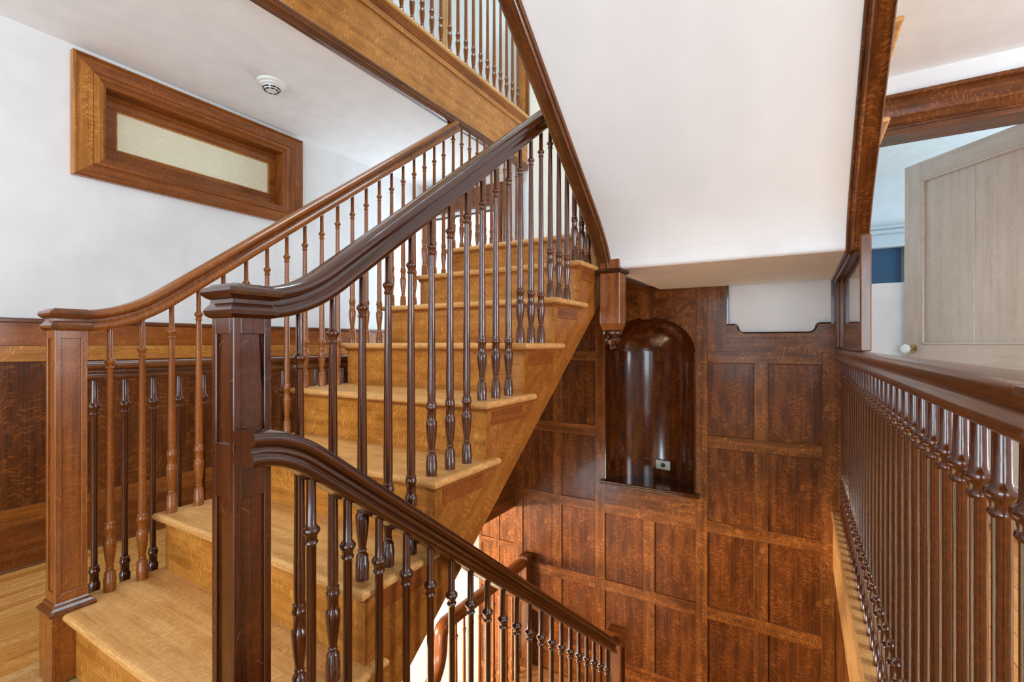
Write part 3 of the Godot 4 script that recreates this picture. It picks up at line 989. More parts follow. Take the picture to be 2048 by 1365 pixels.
func build_gallery_side() -> void:
	var X := Vector3.RIGHT
	var al := Vector3(0, 0, 1)
	# oak panel that closes the gallery under the landing
	var pw := thing("wall_landing_side", "short glossy oak screen on the gallery handrail under the landing edge", "wall", "structure")
	bx("panel", P(0.192, 0.919, 2.18), P(0.214, 1.305, 3.264), M.screen, pw, Vector3.UP, 0.0)
	bx("stile", P(0.189, 0.919, 2.158), P(0.217, 1.305, 2.335), M.screen, pw, Vector3.UP, 0.003)
	bx("stile", P(0.189, 0.919, 3.10), P(0.217, 1.305, 3.262), M.screen, pw, Vector3.UP, 0.003)
	bx("corner_bead", P(0.172, 0.925, 3.242), P(0.192, 1.305, 3.268), M.dark, pw, Vector3.UP, 0.007)
	bx("end_bead", P(0.186, 0.919, 2.140), P(0.22, 1.345, 2.160), M.dark, pw, Vector3.UP, 0.005)
	# wall with the doorway
	var wd := thing("wall_passage", "white wall around the tall doorway off the gallery", "wall", "structure")
	bx("plaster", P(0.28, 2.03, 3.1), P(3.0, 2.7, 3.25), M.plaster, wd, Vector3.UP, 0.0)
	bx("plaster", P(1.08, -0.3, 3.1), P(3.0, 2.03, 3.25), M.plaster, wd, Vector3.UP, 0.0)
	bx("plaster", P(0.272, -0.3, 3.11), P(0.30, 2.7, 3.9), M.plaster, wd, Vector3.UP, 0.0)
	var tr := thing("trim_1", "wide moulded oak head casing over the doorway off the gallery", "trim", "structure")
	var pr := PackedVector2Array([Vector2(0, 0), Vector2(0.012, 0.0), Vector2(0.014, 0.012), Vector2(0.02, 0.016), Vector2(0.02, 0.05), Vector2(0.016, 0.056), Vector2(0.02, 0.062), Vector2(0.02, 0.142), Vector2(0.026, 0.148), Vector2(0.034, 0.152), Vector2(0.036, 0.164), Vector2(0.03, 0.172), Vector2(0, 0.172)])
	var hd := mb()
	hd.sweep([P(0.2, 2.035, 3.1), P(1.25, 2.035, 3.1)], pr, Vector3(0, 0, 1), true, true, 1.0)
	put("head_casing", hd, M.panel_dark, tr)
	bx("head_lining", P(0.30, 2.01, 3.09), P(1.08, 2.035, 3.26), M.dark, tr, X)
	bx("side_casing", P(1.06, 0.0, 3.08), P(1.18, 2.035, 3.1), M.dark_fleck, tr)
	# open door
	var hinge := Vector2(1.05, 3.18)
	var free := Vector2(0.568, 3.79)
	var ln := hinge.distance_to(free)
	var dr := thing("door_1", "tall panelled oak door standing open, haze of glare in its grey colour, glass knob on it", "door", "structure")
	dr.position = P(hinge.x, 0.012, hinge.y)
	var dir := free - hinge
	dr.rotation.y = atan2(dir.y, dir.x)
	# local: x runs from the hinge to the free edge, +z is the side seen from the stairs
	var H := 2.015
	var th := 0.022
	var DM: Material = M.door_oak_hazed
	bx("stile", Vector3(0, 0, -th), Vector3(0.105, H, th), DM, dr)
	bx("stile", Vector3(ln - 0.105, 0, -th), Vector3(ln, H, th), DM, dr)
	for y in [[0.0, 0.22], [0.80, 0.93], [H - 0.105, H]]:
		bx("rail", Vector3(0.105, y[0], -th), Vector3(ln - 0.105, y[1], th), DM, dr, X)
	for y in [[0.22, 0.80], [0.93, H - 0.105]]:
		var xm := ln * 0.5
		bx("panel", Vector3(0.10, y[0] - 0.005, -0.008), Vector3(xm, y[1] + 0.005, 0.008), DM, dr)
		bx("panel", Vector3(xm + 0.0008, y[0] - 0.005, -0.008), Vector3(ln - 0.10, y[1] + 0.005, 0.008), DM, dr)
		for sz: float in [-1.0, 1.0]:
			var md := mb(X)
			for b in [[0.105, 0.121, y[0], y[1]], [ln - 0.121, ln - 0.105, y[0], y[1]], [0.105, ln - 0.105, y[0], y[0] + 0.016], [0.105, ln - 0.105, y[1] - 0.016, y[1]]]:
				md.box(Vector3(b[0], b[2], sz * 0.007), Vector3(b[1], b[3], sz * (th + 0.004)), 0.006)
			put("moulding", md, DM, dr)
	for sz: float in [-1.0, 1.0]:
		var at := Vector3(ln - 0.055, 0.905, sz * th)
		var rs := mb()
		var rp := PackedVector2Array([Vector2(0, 0), Vector2(0.03, 0.0), Vector2(0.028, 0.005), Vector2(0.011, 0.008), Vector2(0.009, 0.028), Vector2(0.016, 0.03), Vector2(0.016, 0.034), Vector2(0, 0.035)])
		rs.lathe(rp, 16)
		var ro_ := put("knob_rose", rs, M.brass, dr, at)
		ro_.rotation.x = PI / 2 * sz
		var kb := mb()
		kb.lathe(PackedVector2Array([Vector2(0, 0.033), Vector2(0.016, 0.034), Vector2(0.028, 0.044), Vector2(0.03, 0.055), Vector2(0.022, 0.066), Vector2(0, 0.07)]), 8)
		put("knob", kb, M.crystal, ro_)
	# room beyond the door
	slab("wall_bedroom_side", P(-0.5, -0.3, 3.9), P(-0.4, 2.9, 6.6), M.plaster, "side wall of the bright room beyond the open door", "wall")
	var fw := thing("wall_bedroom", "white far wall of the room beyond the open door", "wall", "structure")
	for b in [[-0.5, 0.08, -0.3, 2.9], [0.95, 3.0, -0.3, 2.9], [0.08, 0.95, 1.98, 2.9], [0.08, 0.95, -0.3, 0.6]]:
		bx("plaster", P(b[0], b[2], 6.5), P(b[1], b[3], 6.7), M.plaster, fw, Vector3.UP, 0.0)
	slab("wall_bedroom_return", P(-0.5, -0.3, 3.85), P(0.30, 2.9, 3.95), M.plaster, "return wall beside the doorway inside the bright room", "wall")
	slab("ceiling_bedroom", P(-0.5, 2.75, 3.1), P(3.0, 2.95, 6.7), M.ceiling, "white ceiling of the room beyond the open door", "ceiling")
	slab("wall_bedroom_right", P(2.95, -0.3, 3.1), P(3.0, 2.9, 6.7), M.plaster, "right wall of the bright room beyond the open door", "wall")
	var wn := thing("window_3", "grey painted sash window with a lowered dark blue shade", "window", "structure")
	var D := 6.5
	var PT: Material = M.paint
	bx("head_casing", P(0.0, 1.98, D - 0.03), P(1.03, 2.12, D), PT, wn, X, 0.004)
	bx("crown", P(-0.03, 2.12, D - 0.07), P(1.06, 2.17, D), PT, wn, X, 0.012)
	bx("crown", P(-0.05, 2.17, D - 0.10), P(1.08, 2.20, D), PT, wn, X, 0.008)
	bx("side_casing", P(0.95, 0.55, D - 0.03), P(1.03, 1.98, D), PT, wn, Vector3.UP, 0.004)
	bx("side_casing", P(0.0, 0.55, D - 0.03), P(0.08, 1.98, D), PT, wn, Vector3.UP, 0.004)
	bx("stool", P(-0.02, 0.56, D - 0.08), P(1.05, 0.60, D + 0.1), PT, wn, X, 0.004)
	for s in [[1.42, 1.98, 0.10], [0.60, 1.44, 0.06]]:
		bx("sash", P(0.08, s[0], D + s[2]), P(0.13, s[1], D + s[2] + 0.03), M.white_paint, wn)
		bx("sash", P(0.90, s[0], D + s[2]), P(0.95, s[1], D + s[2] + 0.03), M.white_paint, wn)
		bx("sash", P(0.13, s[0], D + s[2]), P(0.90, s[0] + 0.045, D + s[2] + 0.03), M.white_paint, wn, X)
		bx("sash", P(0.13, s[1] - 0.045, D + s[2]), P(0.90, s[1], D + s[2] + 0.03), M.white_paint, wn, X)
		bx("pane", P(0.13, s[0] + 0.045, D + s[2] + 0.012), P(0.90, s[1] - 0.045, D + s[2] + 0.016), M.hazy_glass, wn, X, 0.0)
	bx("roller_shade", P(0.10, 1.43, D + 0.035), P(0.925, 1.975, D + 0.04), M.shade_cloth, wn, Vector3.UP, 0.0)
	bx("shade_hem", P(0.10, 1.415, D + 0.03), P(0.925, 1.435, D + 0.045), M.white_paint, wn, X, 0.003)
	# garden beyond the glass
	slab("ground", P(-12, -3.3, 7.2), P(16, -3.2, 30), M.lawn, "pale lawn outside seen through the far window", "lawn")
	for k in 4:
		var tk := thing("garden_tree", ["round leafy tree outside the far window", "tall leafy tree outside behind the round one", "broad shrub outside the far window", "spreading tree outside beside the far window"][k], "tree")
		var px: float = [1.0, 4.2, -1.9, 7.6][k]
		var dd: float = [13.0, 16.0, 12.0, 15.0][k]
		var hh: float = [4.6, 6.0, 3.2, 5.2][k]
		tk.position = P(px, -3.2, dd)
		var trk := mb()
		trk.lathe(PackedVector2Array([Vector2(0.16, 0), Vector2(0.11, hh * 0.5), Vector2(0.04, hh * 0.8)]), 8)
		put("trunk", trk, M.dark, tk)
		var cr := mb()
		for j in 40:
			var a := rng.randf() * TAU
			var r := rng.randf() * 1.1
			var c := Vector3(cos(a) * r, hh * 0.72 + rng.randf_range(-1.1, 0.9), sin(a) * r)
			var rad := rng.randf_range(0.22, 0.5)
			var pf := PackedVector2Array()
			for i in 6:
				pf.append(Vector2(rad * sin(PI * i / 5.0) * rng.randf_range(0.8, 1.15), -rad * cos(PI * i / 5.0)))
			pf[0].x = 0.0
			pf[5].x = 0.0
			cr.lathe(pf, 7, c)
		put("crown", cr, M.foliage, tk)

# outline of a step board at an inset from its rounded edges
func step_outline(x0: float, x1: float, df: float, back: float, tab: float, i: float, dirn: float, first := false) -> PackedVector2Array:
	# runs clockwise seen in (x, d); dirn 1 climbs away, -1 climbs back
	var b := df + dirn * back
	var t := df + dirn * tab
	var o := PackedVector2Array()
	if first:
		o = PackedVector2Array([Vector2(-1.766, df + i), Vector2(-1.766, 0.58), Vector2(x0 + i, 0.58), Vector2(x0 + i, t - i), Vector2(x0 + 0.026, t - i), Vector2(x0 + 0.026, b), Vector2(x1 - 0.026, b), Vector2(x1 - 0.026, t - i), Vector2(x1 - i, t - i), Vector2(x1 - i, df + i)])
	else:
		o = PackedVector2Array([Vector2(x0 + i, df + dirn * i), Vector2(x0 + i, t - dirn * i), Vector2(x0 + 0.026, t - dirn * i), Vector2(x0 + 0.026, b), Vector2(x1 - 0.026, b), Vector2(x1 - 0.026, t - dirn * i), Vector2(x1 - i, t - dirn * i), Vector2(x1 - i, df + dirn * i)])
	if dirn < 0.0:
		o.reverse()
	return o

func step_board(called: String, x0: float, x1: float, df: float, back: float, tab: float, ytop: float, dirn: float, parent: Node, first := false) -> MeshInstance3D:
	var m := mb(Vector3.RIGHT)
	var lv := []
	for e in [[-0.0235, 0.009], [-0.0215, 0.004], [-0.0175, 0.0012], [-0.012, 0.0], [-0.007, 0.0012], [-0.003, 0.004], [-0.0007, 0.0085], [0.0, 0.013]]:
		lv.append([ytop + e[0], step_outline(x0, x1, df, back, tab, e[1], dirn, first)])
	m.stack(lv)
	return put(called, m, M.tread, parent)

func build_climbing_flight() -> void:
	var st := thing("staircase", "golden oak staircase climbing to the landing, open wooden string at its side", "staircase")
	var X := Vector3.RIGHT
	var al := Vector3(0, 0, 1)
	for k in range(1, 8):
		var df := D1 + GO * (k - 1)
		var y := RISE * k
		step_board("tread", -1.86, -0.851, df, 0.29, 0.338, y, 1.0, st, k == 1)
	# landing board: same nosing, full depth
	var ld := step_board("landing_board", -1.87, -0.851, D1 + GO * 7, 0.945, 0.945, RISE * 8, 1.0, st)
	ld.name = "landing_board"
	bx("landing_board", P(-0.86, RISE * 8 - 0.024, D1 + GO * 7 + 0.06), P(0.2, RISE * 8, 3.235), M.tread, st, X)
	for k in range(1, 9):
		var df := D1 + GO * (k - 1)
		var y := RISE * k - 0.0235
		bx("riser", P(-1.834, y - RISE + (0.0235 if k == 1 else 0.0), df + 0.03), P(-0.8765, y, df + 0.048), M.beam, st, X, 0.0)
		var cv := mb(X)
		cv.sweep([P(-1.842, y, df + 0.031), P(-0.868, y, df + 0.031)], PackedVector2Array([Vector2(-0.004, 0), Vector2(0.014, 0), Vector2(0.013, -0.004), Vector2(0.006, -0.008), Vector2(0.004, -0.014), Vector2(-0.004, -0.014)]), al, true, true, -1.0)
		cv.sweep([P(-0.876, y, df + 0.02), P(-0.876, y, df + 0.30)], PackedVector2Array([Vector2(-0.004, 0), Vector2(0.014, 0), Vector2(0.013, -0.004), Vector2(0.006, -0.008), Vector2(0.004, -0.014), Vector2(-0.004, -0.014)]), X, true, true, -1.0)
		put("cove_moulding", cv, M.mid_dull, st)
		if k < 8:
			# thin bracket board on the string below the return of the nosing
			bx("bracket", P(-0.877, y - 0.060, df + 0.062), P(-0.8725, y - 0.014, df + 0.262), M.bracket, st, al, 0.001)
	# cut strings
	var pl := PackedVector2Array()
	pl.append(Vector2(0.807, 0.0))
	pl.append(Vector2(D1 + 0.0315, 0.0))
	for k in range(1, 8):
		pl.append(Vector2(D1 + GO * (k - 1) + 0.0315, RISE * k - 0.0237))
		pl.append(Vector2(D1 + GO * k + 0.0315, RISE * k - 0.0237))
	pl.append(Vector2(D1 + GO * 7 + 0.0315, RISE * 8 - 0.0237))
	pl.append(Vector2(2.33, RISE * 8 - 0.0237))
	pl.append(Vector2(2.33, 0.2215 + 0.76 * (2.33 - 1.109)))
	for x: float in [-0.876, -1.816]:
		var m := mb(Vector3(0, 0.6, -0.8))
		m.extrude(pl, Vector3(x, 0, 0), Vector3(0, 0, -1), Vector3.UP, Vector3(-0.022, 0, 0))
		put("string", m, M.string, st)
	# boarded underside
	var so := mb(Vector3(0, 0.6, -0.8))
	var q := PackedVector2Array([Vector2(0.81, 0.005), Vector2(2.33, 0.2215 + 0.76 * (2.33 - 1.109) + 0.004), Vector2(2.33, 0.2215 + 0.76 * (2.33 - 1.109) + 0.03), Vector2(0.81, 0.03)])
	so.extrude(q, Vector3(-0.899, 0, 0), Vector3(0, 0, -1), Vector3.UP, Vector3(-0.916, 0, 0))
	put("soffit", so, M.dark, st)
	# underside of the landing
	bx("landing_soffit", P(-1.86, 1.31, 2.33), P(-0.86, 1.33, 3.235), M.dark, st, X)
	bx("landing_fascia", P(-1.862, 1.31, 2.33), P(-1.84, 1.495, 3.235), M.mid_fleck, st, al)

func build_descending_flight() -> void:
	var st := thing("staircase", "staircase going down along the panelled wall to the lower landing", "staircase")
	var X := Vector3.RIGHT
	for k in range(1, 9):
		var dn := 0.41 + GO * k
		var y := -RISE * k
		if k < 8:
			bx("tread", P(-0.868, y - 0.024, dn - GO - 0.01), P(0.16, y, dn), M.tread, st, X, 0.009)
		bx("riser", P(-0.866, y, dn - GO - 0.045), P(0.16, y + RISE - 0.024, dn - GO - 0.028), M.beam, st, X, 0.0)
	bx("landing_board", P(-1.95, -1.545, 2.40), P(0.262, -1.52, 3.265), M.gold, st, X, 0.008)
	# closed string under the balusters
	var pl := PackedVector2Array([Vector2(0.43, -0.34), Vector2(0.43, -0.06), Vector2(2.44, -1.56), Vector2(2.44, -1.86)])
	for x: float in [-0.86]:
		var m := mb(Vector3(0, -0.6, -0.8))
		m.extrude(pl, Vector3(x, 0, 0), Vector3(0, 0, -1), Vector3.UP, Vector3(-0.014, 0, 0))
		put("string", m, M.dark, st)
	# panelled side under the gallery
	bx("side_panel", P(0.168, -1.53, 0.43), P(0.18, -0.36, 3.262), M.dark_fleck, st, Vector3.UP)
	for d: float in [0.43, 1.15, 1.85, 2.55, 3.18]:
		bx("side_stile", P(0.160, -1.53, d), P(0.17, -0.36, d + 0.08), M.dark, st)

func trim_path(x: float, full: bool) -> Array:
	var pts := []
	if full:
		pts.append(P(x, 1.31, 3.262))
	pts.append(P(x, 1.31, 2.275))
	for k in 9:
		var u := k / 8.0
		var q := Vector2(2.265, 1.316).lerp(Vector2(2.238, 1.415), u).lerp(Vector2(2.238, 1.415).lerp(Vector2(2.06, 1.552), u), u)
		pts.append(P(x, q.y, q.x))
	pts.append(P(x, 1.452 + (2.19 - 1.0) * 0.77, 1.0))
	return pts

func build_upper_flight() -> void:
	var st := thing("staircase", "upper staircase seen from below, smooth white soffit between dark oak edge mouldings", "staircase")
	var X := Vector3.RIGHT
	var al := Vector3(0, 0, 1)
	# plaster underside: slope, turned corner and flat landing part
	var tp := trim_path(0.0, true)
	var pl := PackedVector2Array()
	for p: Vector3 in tp:
		pl.append(Vector2(-p.z - 0.003, p.y + 0.004))
	pl.append(Vector2(1.0, pl[pl.size() - 1].y + 0.10))
	pl.append(Vector2(2.30, 1.53))
	pl.append(Vector2(3.262, 1.49))
	var m := mb()
	m.extrude(pl, Vector3(-0.80, 0, 0), Vector3(0, 0, -1), Vector3.UP, Vector3(0.965, 0, 0))
	m.sweep(trim_path(-0.3175, true), PackedVector2Array([Vector2(-0.4825, 0), Vector2(0.4825, 0)]), X, false, false, -1.0)
	put("soffit", m, M.plaster, st)
	# edge boards with mouldings against the plaster; profile hangs below the path (up is downwards here as the path runs back)
	var left := PackedVector2Array([Vector2(-0.062, 0.02), Vector2(-0.062, -0.008), Vector2(-0.058, -0.014), Vector2(-0.052, -0.008), Vector2(-0.014, -0.008), Vector2(-0.011, -0.018), Vector2(-0.005, -0.022), Vector2(0.0, -0.018), Vector2(0.002, -0.010), Vector2(0.008, -0.012), Vector2(0.012, -0.006), Vector2(0.013, 0.02)])
	var right := PackedVector2Array()
	for i in range(left.size() - 1, -1, -1):
		right.append(Vector2(-left[i].x, left[i].y))
	var ml := mb()
	var path_l := trim_path(-0.80, false)
	path_l.reverse()
	ml.sweep(path_l, left, X)
	put("edge_board", ml, M.dark, st)
	var mr := mb()
	var path_r := trim_path(0.163, true)
	path_r.reverse()
	mr.sweep(path_r, right, X)
	put("edge_board", mr, M.panel_dark, st)
	# strings beside the steps
	var sp := PackedVector2Array()
	var line := trim_path(0.0, false)
	for p: Vector3 in line:
		sp.append(Vector2(-p.z, p.y + 0.004))
	sp.append(Vector2(1.0, 2.69))
	for k in range(6, 0, -1):
		var df := 2.36 - GO * (k - 1) - 0.03
		var y := 1.52 + RISE * k - 0.024
		if df > 1.02 and y < 2.69:
			sp.append(Vector2(df - GO, y))
			sp.append(Vector2(df, y))
	sp.append(Vector2(2.33, 1.50))
	for x: float in [-0.84, 0.196]:
		var s := mb(Vector3(0, 0.6, 0.8))
		s.extrude(sp, Vector3(x, 0, 0), Vector3(0, 0, -1), Vector3.UP, Vector3(0.02, 0, 0))
		put("string", s, M.mid_fleck, st)
	for k in range(1, 6):
		step_board("tread", -0.862, 0.258, 2.36 - GO * (k - 1), 0.29, 0.338, 1.52 + RISE * k, -1.0, st)
		bx("riser", P(-0.838, 1.52 + RISE * (k - 1), 2.33 - GO * (k - 1)), P(0.212, 1.52 + RISE * k - 0.0236, 2.315 - GO * (k - 1)), M.beam, st, X, 0.0)
	# landing newel that runs down past the soffit and ends in a turned drop
	var np := mb()
	var h := 0.05
	np.box(Vector3(-h, 0.042, -h), Vector3(h, 1.55, h), 0.003)
	for sx: float in [-1.0, 1.0]:
		for sz: float in [-1.0, 1.0]:
			pass
	np.square([Vector2(0.036, 0.012), Vector2(0.040, 0.016), Vector2(0.0495, 0.043)], Vector3.ZERO)
	var o := put("newel_drop", np, M.mid, st, P(-0.794, 1.0, 2.297))
	var cl := mb(X)
	cl.square([Vector2(h, 0.290), Vector2(0.060, 0.294), Vector2(0.064, 0.302), Vector2(0.064, 0.308), Vector2(0.058, 0.312)], Vector3.ZERO)
	put("collar", cl, M.black_rail, o)
	var fin := mb()
	fin.lathe(PackedVector2Array([Vector2(0, -0.078), Vector2(0.014, -0.078), Vector2(0.017, -0.073), Vector2(0.014, -0.068), Vector2(0.012, -0.063), Vector2(0.02, -0.056), Vector2(0.032, -0.047), Vector2(0.0375, -0.037), Vector2(0.035, -0.028), Vector2(0.026, -0.021), Vector2(0.024, -0.017), Vector2(0.034, -0.013), Vector2(0.045, -0.008), Vector2(0.048, 0.0), Vector2(0.046, 0.007), Vector2(0.038, 0.013), Vector2(0, 0.013)]), 20)
	put("finial", fin, M.red, o)

func build_third_floor() -> void:
	var X := Vector3.RIGHT
	var al := Vector3(0, 0, 1)
	# edge beam of the storey above
	var bm := thing("trim_2", "long golden oak beam with dark lower moulding under the upper balustrade", "trim", "structure")
	var xf := -1.815
	bx("face_board", P(xf - 0.04, 2.335, -3.0), P(xf, 2.632, 3.262), M.beam, bm, al)
	var lo := mb(al)
	lo.sweep([P(xf, 2.29, -3.0), P(xf, 2.29, 3.262)], PackedVector2Array([Vector2(-0.052, 0.05), Vector2(-0.052, 0.018), Vector2(-0.03, 0.0), Vector2(0.0, 0.0), Vector2(0.004, 0.004), Vector2(0.004, 0.012), Vector2(0.010, 0.016), Vector2(0.011, 0.024), Vector2(0.006, 0.030), Vector2(0.010, 0.036), Vector2(0.010, 0.044), Vector2(0.004, 0.05), Vector2(-0.002, 0.06), Vector2(-0.02, 0.06)]), X)
	put("lower_moulding", lo, M.dark, bm)
	bx("upper_fillet", P(xf - 0.02, 2.596, -3.0), P(xf + 0.007, 2.632, 3.262), M.beam, bm, al, 0.002)
	var up := mb(al)
	up.sweep([P(xf, 2.632, -3.0), P(xf, 2.632, 3.262)], PackedVector2Array([Vector2(-0.02, 0.0), Vector2(0.009, 0.0), Vector2(0.012, 0.004), Vector2(0.011, 0.012), Vector2(0.016, 0.018), Vector2(0.018, 0.026), Vector2(0.024, 0.034), Vector2(0.024, 0.037), Vector2(-0.02, 0.037)]), X)
	put("upper_moulding", up, M.mid_dull, bm)
	bx("nosing", P(xf - 0.10, 2.669, -3.0), P(xf + 0.033, 2.697, 3.262), M.gold, bm, al, 0.011)
	# floor, walls and ceiling of that storey
	slab("floor_upper", P(WALL_X, 2.66, -3.0), P(-1.90, 2.69, 3.27), M.gold, "boarded floor of the storey above behind its balustrade", "floor")
	slab("floor_upper", P(-1.90, 2.665, -3.0), P(3.0, 2.69, 0.95), M.gold, "boarded floor of the storey above at the stair head", "floor")
	slab("floor_upper", P(0.34, 2.665, 0.95), P(3.0, 2.69, 3.27), M.gold, "boarded floor of the storey above over the gallery", "floor")
	slab("wall_upper_left", P(WALL_X - 0.2, 2.69, -3.2), P(WALL_X, 5.2, 3.5), M.plaster, "white side wall of the storey above", "wall")
	slab("wall_upper_near", P(WALL_X, 2.6, -3.2), P(3.0, 5.2, -3.0), M.plaster, "white near wall of the storey above", "wall")
	slab("wall_upper_gallery", P(0.27, 2.72, 3.26), P(3.0, 5.2, 3.4), M.plaster, "white wall above the doorway in the storey above", "wall")
	slab("ceiling_upper", P(WALL_X - 0.2, 4.9, -3.2), P(3.2, 5.1, 3.6), M.ceiling, "high white ceiling over the stairwell", "ceiling")
	slab("wall_upper_back", P(WALL_X - 0.2, 2.69, 3.3), P(-1.80, 5.2, 3.5), M.plaster, "white end wall of the storey above behind its door", "wall")
	# golden casing and white door at the end of that passage
	var tr := thing("trim_3", "golden oak door casing in the storey above", "trim", "structure")
	bx("side_casing", P(-2.70, 2.69, 3.272), P(-2.60, 4.75, 3.30), M.gold, tr, Vector3.UP, 0.004)
	bx("side_casing", P(-1.915, 2.69, 3.262), P(-1.815, 4.75, 3.30), M.beam, tr, Vector3.UP, 0.004)
	bx("corner_bead", P(-1.828, 2.69, 3.25), P(-1.80, 4.75, 3.272), M.mid, tr, Vector3.UP, 0.006)
	var dr := thing("door_2", "white panelled door closed at the end of the storey above", "door", "structure")
	bx("leaf", P(-2.60, 2.70, 3.285), P(-1.915, 4.72, 3.30), M.white_paint, dr)
	for x in [[-2.60, -2.49], [-2.30, -2.22], [-2.02, -1.915]]:
		bx("stile", P(x[0], 2.70, 3.272), P(x[1], 4.72, 3.288), M.white_paint, dr, Vector3.UP, 0.003)

func build_balustrades() -> void:
	# --- far side of the climbing flight
	var a := thing("stair_balustrade", "brown oak balustrade on the far side of the climbing stairs, scratched square newel", "balustrade")
	newel(a, P(XL, 0.0, 0.531), 0.036, 0.985, [[0.245, 0.962]], M.newel_scratched, M.dark, 0.19)
	var sl := 0.75
	var top := 1.046
	rail("handrail", eased(XL, top, 0.54, 0.655, sl, 2.335, 0.11), M.mid, a)
	for k in range(1, 8):
		for j in 3:
			if k == 1 and j == 0:
				continue
			var d := D1 + GO * (k - 1) + 0.040 + j * GO / 3.0
			var yt := top + maxf(0.0, sl * (d - 0.655)) - 0.066
			if absf(d - 0.655) < 0.11:
				var u := (d - 0.545) / 0.22
				yt = top + sl * 0.11 * u * u - 0.064
			var y0 := RISE * k - 0.001
			baluster(a, P(XL, y0, d), yt - y0 - 0.004, M.mid)
	for k in 11:
		var d := D1 + GO * 7 + 0.048 + k * GO / 3.0
		if d < 3.24:
			baluster(a, P(XL, RISE * 8 - 0.001, d), 2.293 - RISE * 8, M.mid)
	# --- near side of the climbing flight
	var b := thing("stair_balustrade", "dark worn oak balustrade on the near side of the climbing stairs, tall panelled newel", "balustrade")
	newel(b, P(XR, 0.0, 0.518), 0.036, 0.995, [[0.05, 0.665], [0.765, 0.965]], M.newel_worn, M.black_rail, 0.0)
	var topr := 1.057
	var sr := 0.745
	rail("handrail", eased(XR, topr, 0.53, 0.615, sr, 2.26, 0.085), M.black_rail, b)
	for k in range(1, 8):
		for j in 3:
			if k == 1 and j == 0:
				continue
			var d := D1 + GO * (k - 1) + 0.048 + j * GO / 3.0
			var yt := topr + maxf(0.0, sr * (d - 0.615)) - 0.066
			if absf(d - 0.615) < 0.085:
				var u := (d - 0.53) / 0.17
				yt = topr + sr * 0.085 * u * u - 0.064
			var y0 := RISE * k - 0.001
			baluster(b, P(XR, y0, d), yt - y0 - 0.004, M.near_bal)
	# --- descending flight
	var c := thing("stair_balustrade", "black-brown balustrade running down with the descending stairs", "balustrade")
	var td := 0.795
	var sd := -0.744
	rail("handrail", eased(XD, td, 0.480, 0.560, sd, 2.42, 0.075), M.black_rail, c)
	for k in 20:
		var d := 0.617 + 0.0901 * k
		var yt := td + sd * (d - 0.560) - 0.066
		if d < 0.64:
			yt -= 0.004
		var kk := ceili((d - 0.41) / GO)
		var y0 := -RISE * kk - 0.001
		baluster(c, P(XD, y0, d), yt - y0 - 0.004, M.black_rail, 0.112, true)
	newel(c, P(-0.8375, -1.52, 2.472), 0.038, 0.895, [[0.06, 0.86]], M.dark, M.mid, 0.0, 0.053)
	# --- gallery
	var g := thing("gallery_balustrade", "long dark balustrade guarding the gallery edge over golden shoe board", "balustrade")
	newel(g, P(XG, 0.0, 0.505), 0.036, 0.858, [[0.08, 0.82]], M.dark, M.dark, 0.0)
	rail("handrail", [P(XG, 0.918, 0.51), P(XG, 0.918, 3.255)], M.dark, g)
	var n := 0
	while true:
		var d := 0.767 - 0.083 * 2 + 0.0832 * n
		if d > 3.23:
			break
		baluster(g, P(XG, 0.0005, d), 0.858, M.red, 0.092, true)
		n += 1
	# --- guard beside the climbing flight
	var q := thing("guard_balustrade", "low level balustrade of dark red balusters behind the climbing stairs", "balustrade")
	rail("handrail", [P(-2.0, 0.889, 0.56), P(-2.0, 0.889, 1.72)], M.dark, q)
	for k in 14:
		baluster(q, P(-2.0, 0.0005, 0.57 + 0.0842 * k), 0.828, M.red, 0.098, true)
	var nw := newel(q, P(-2.0, 0.0, 1.735), 0.036, 0.83, [[0.06, 0.8]], M.dark, M.dark, 0.0)
	# --- storey above
	var u := thing("upper_balustrade", "golden brown balusters on the edge beam of the storey above", "balustrade")
	for k in 26:
		var d := 3.182 - 0.0837 * k
		baluster(u, P(-1.852, 2.6965, d), 0.86, M.mid)
	rail("handrail", [P(-1.852, 3.62, 1.0), P(-1.852, 3.62, 3.26)], M.mid, u)
	# --- lower landing
	var l := thing("landing_balustrade", "balustrade on the lower landing with a goose-neck rail dropping out of sight", "balustrade")
	newel(l, P(-1.815, -1.52, 3.225), 0.034, 0.785, [[0.06, 0.76]], M.dark, M.dark, 0.0, 0.045)
	var pts := [P(XL, -0.69, 3.22), P(XL, -0.69, 2.27)]
	for k in range(1, 8):
		var u2 := k / 7.0
		var z := Vector2(2.27, -0.69).lerp(Vector2(2.20, -0.69), u2).lerp(Vector2(2.20, -0.69).lerp(Vector2(2.185, -0.76), u2), u2)
		pts.append(P(XL, z.y, z.x))
	pts.append(P(XL, -0.86, 2.178))
	for k in range(1, 6):
		var u2 := k / 5.0
		var z := Vector2(2.178, -0.86).lerp(Vector2(2.165, -0.95), u2).lerp(Vector2(2.165, -0.95).lerp(Vector2(2.09, -1.01), u2), u2)
		pts.append(P(XL, z.y, z.x))
	pts.append(P(XL, -1.01 - 0.75 * 1.2, 0.89))
	pts.reverse()
	rail("handrail", pts, M.mid, l)
	for k in 10:
		baluster(l, P(XL, -1.52, 2.36 + 0.0845 * k), 0.768, M.mid)
	for k in 8:
		var d := 2.10 - 0.0845 * k
		var y0 := -1.52 - RISE * (floori((2.30 - d) / GO) + 1)
		baluster(l, P(XL, y0, d), -1.075 + 0.75 * (d - 2.09) - y0, M.mid)

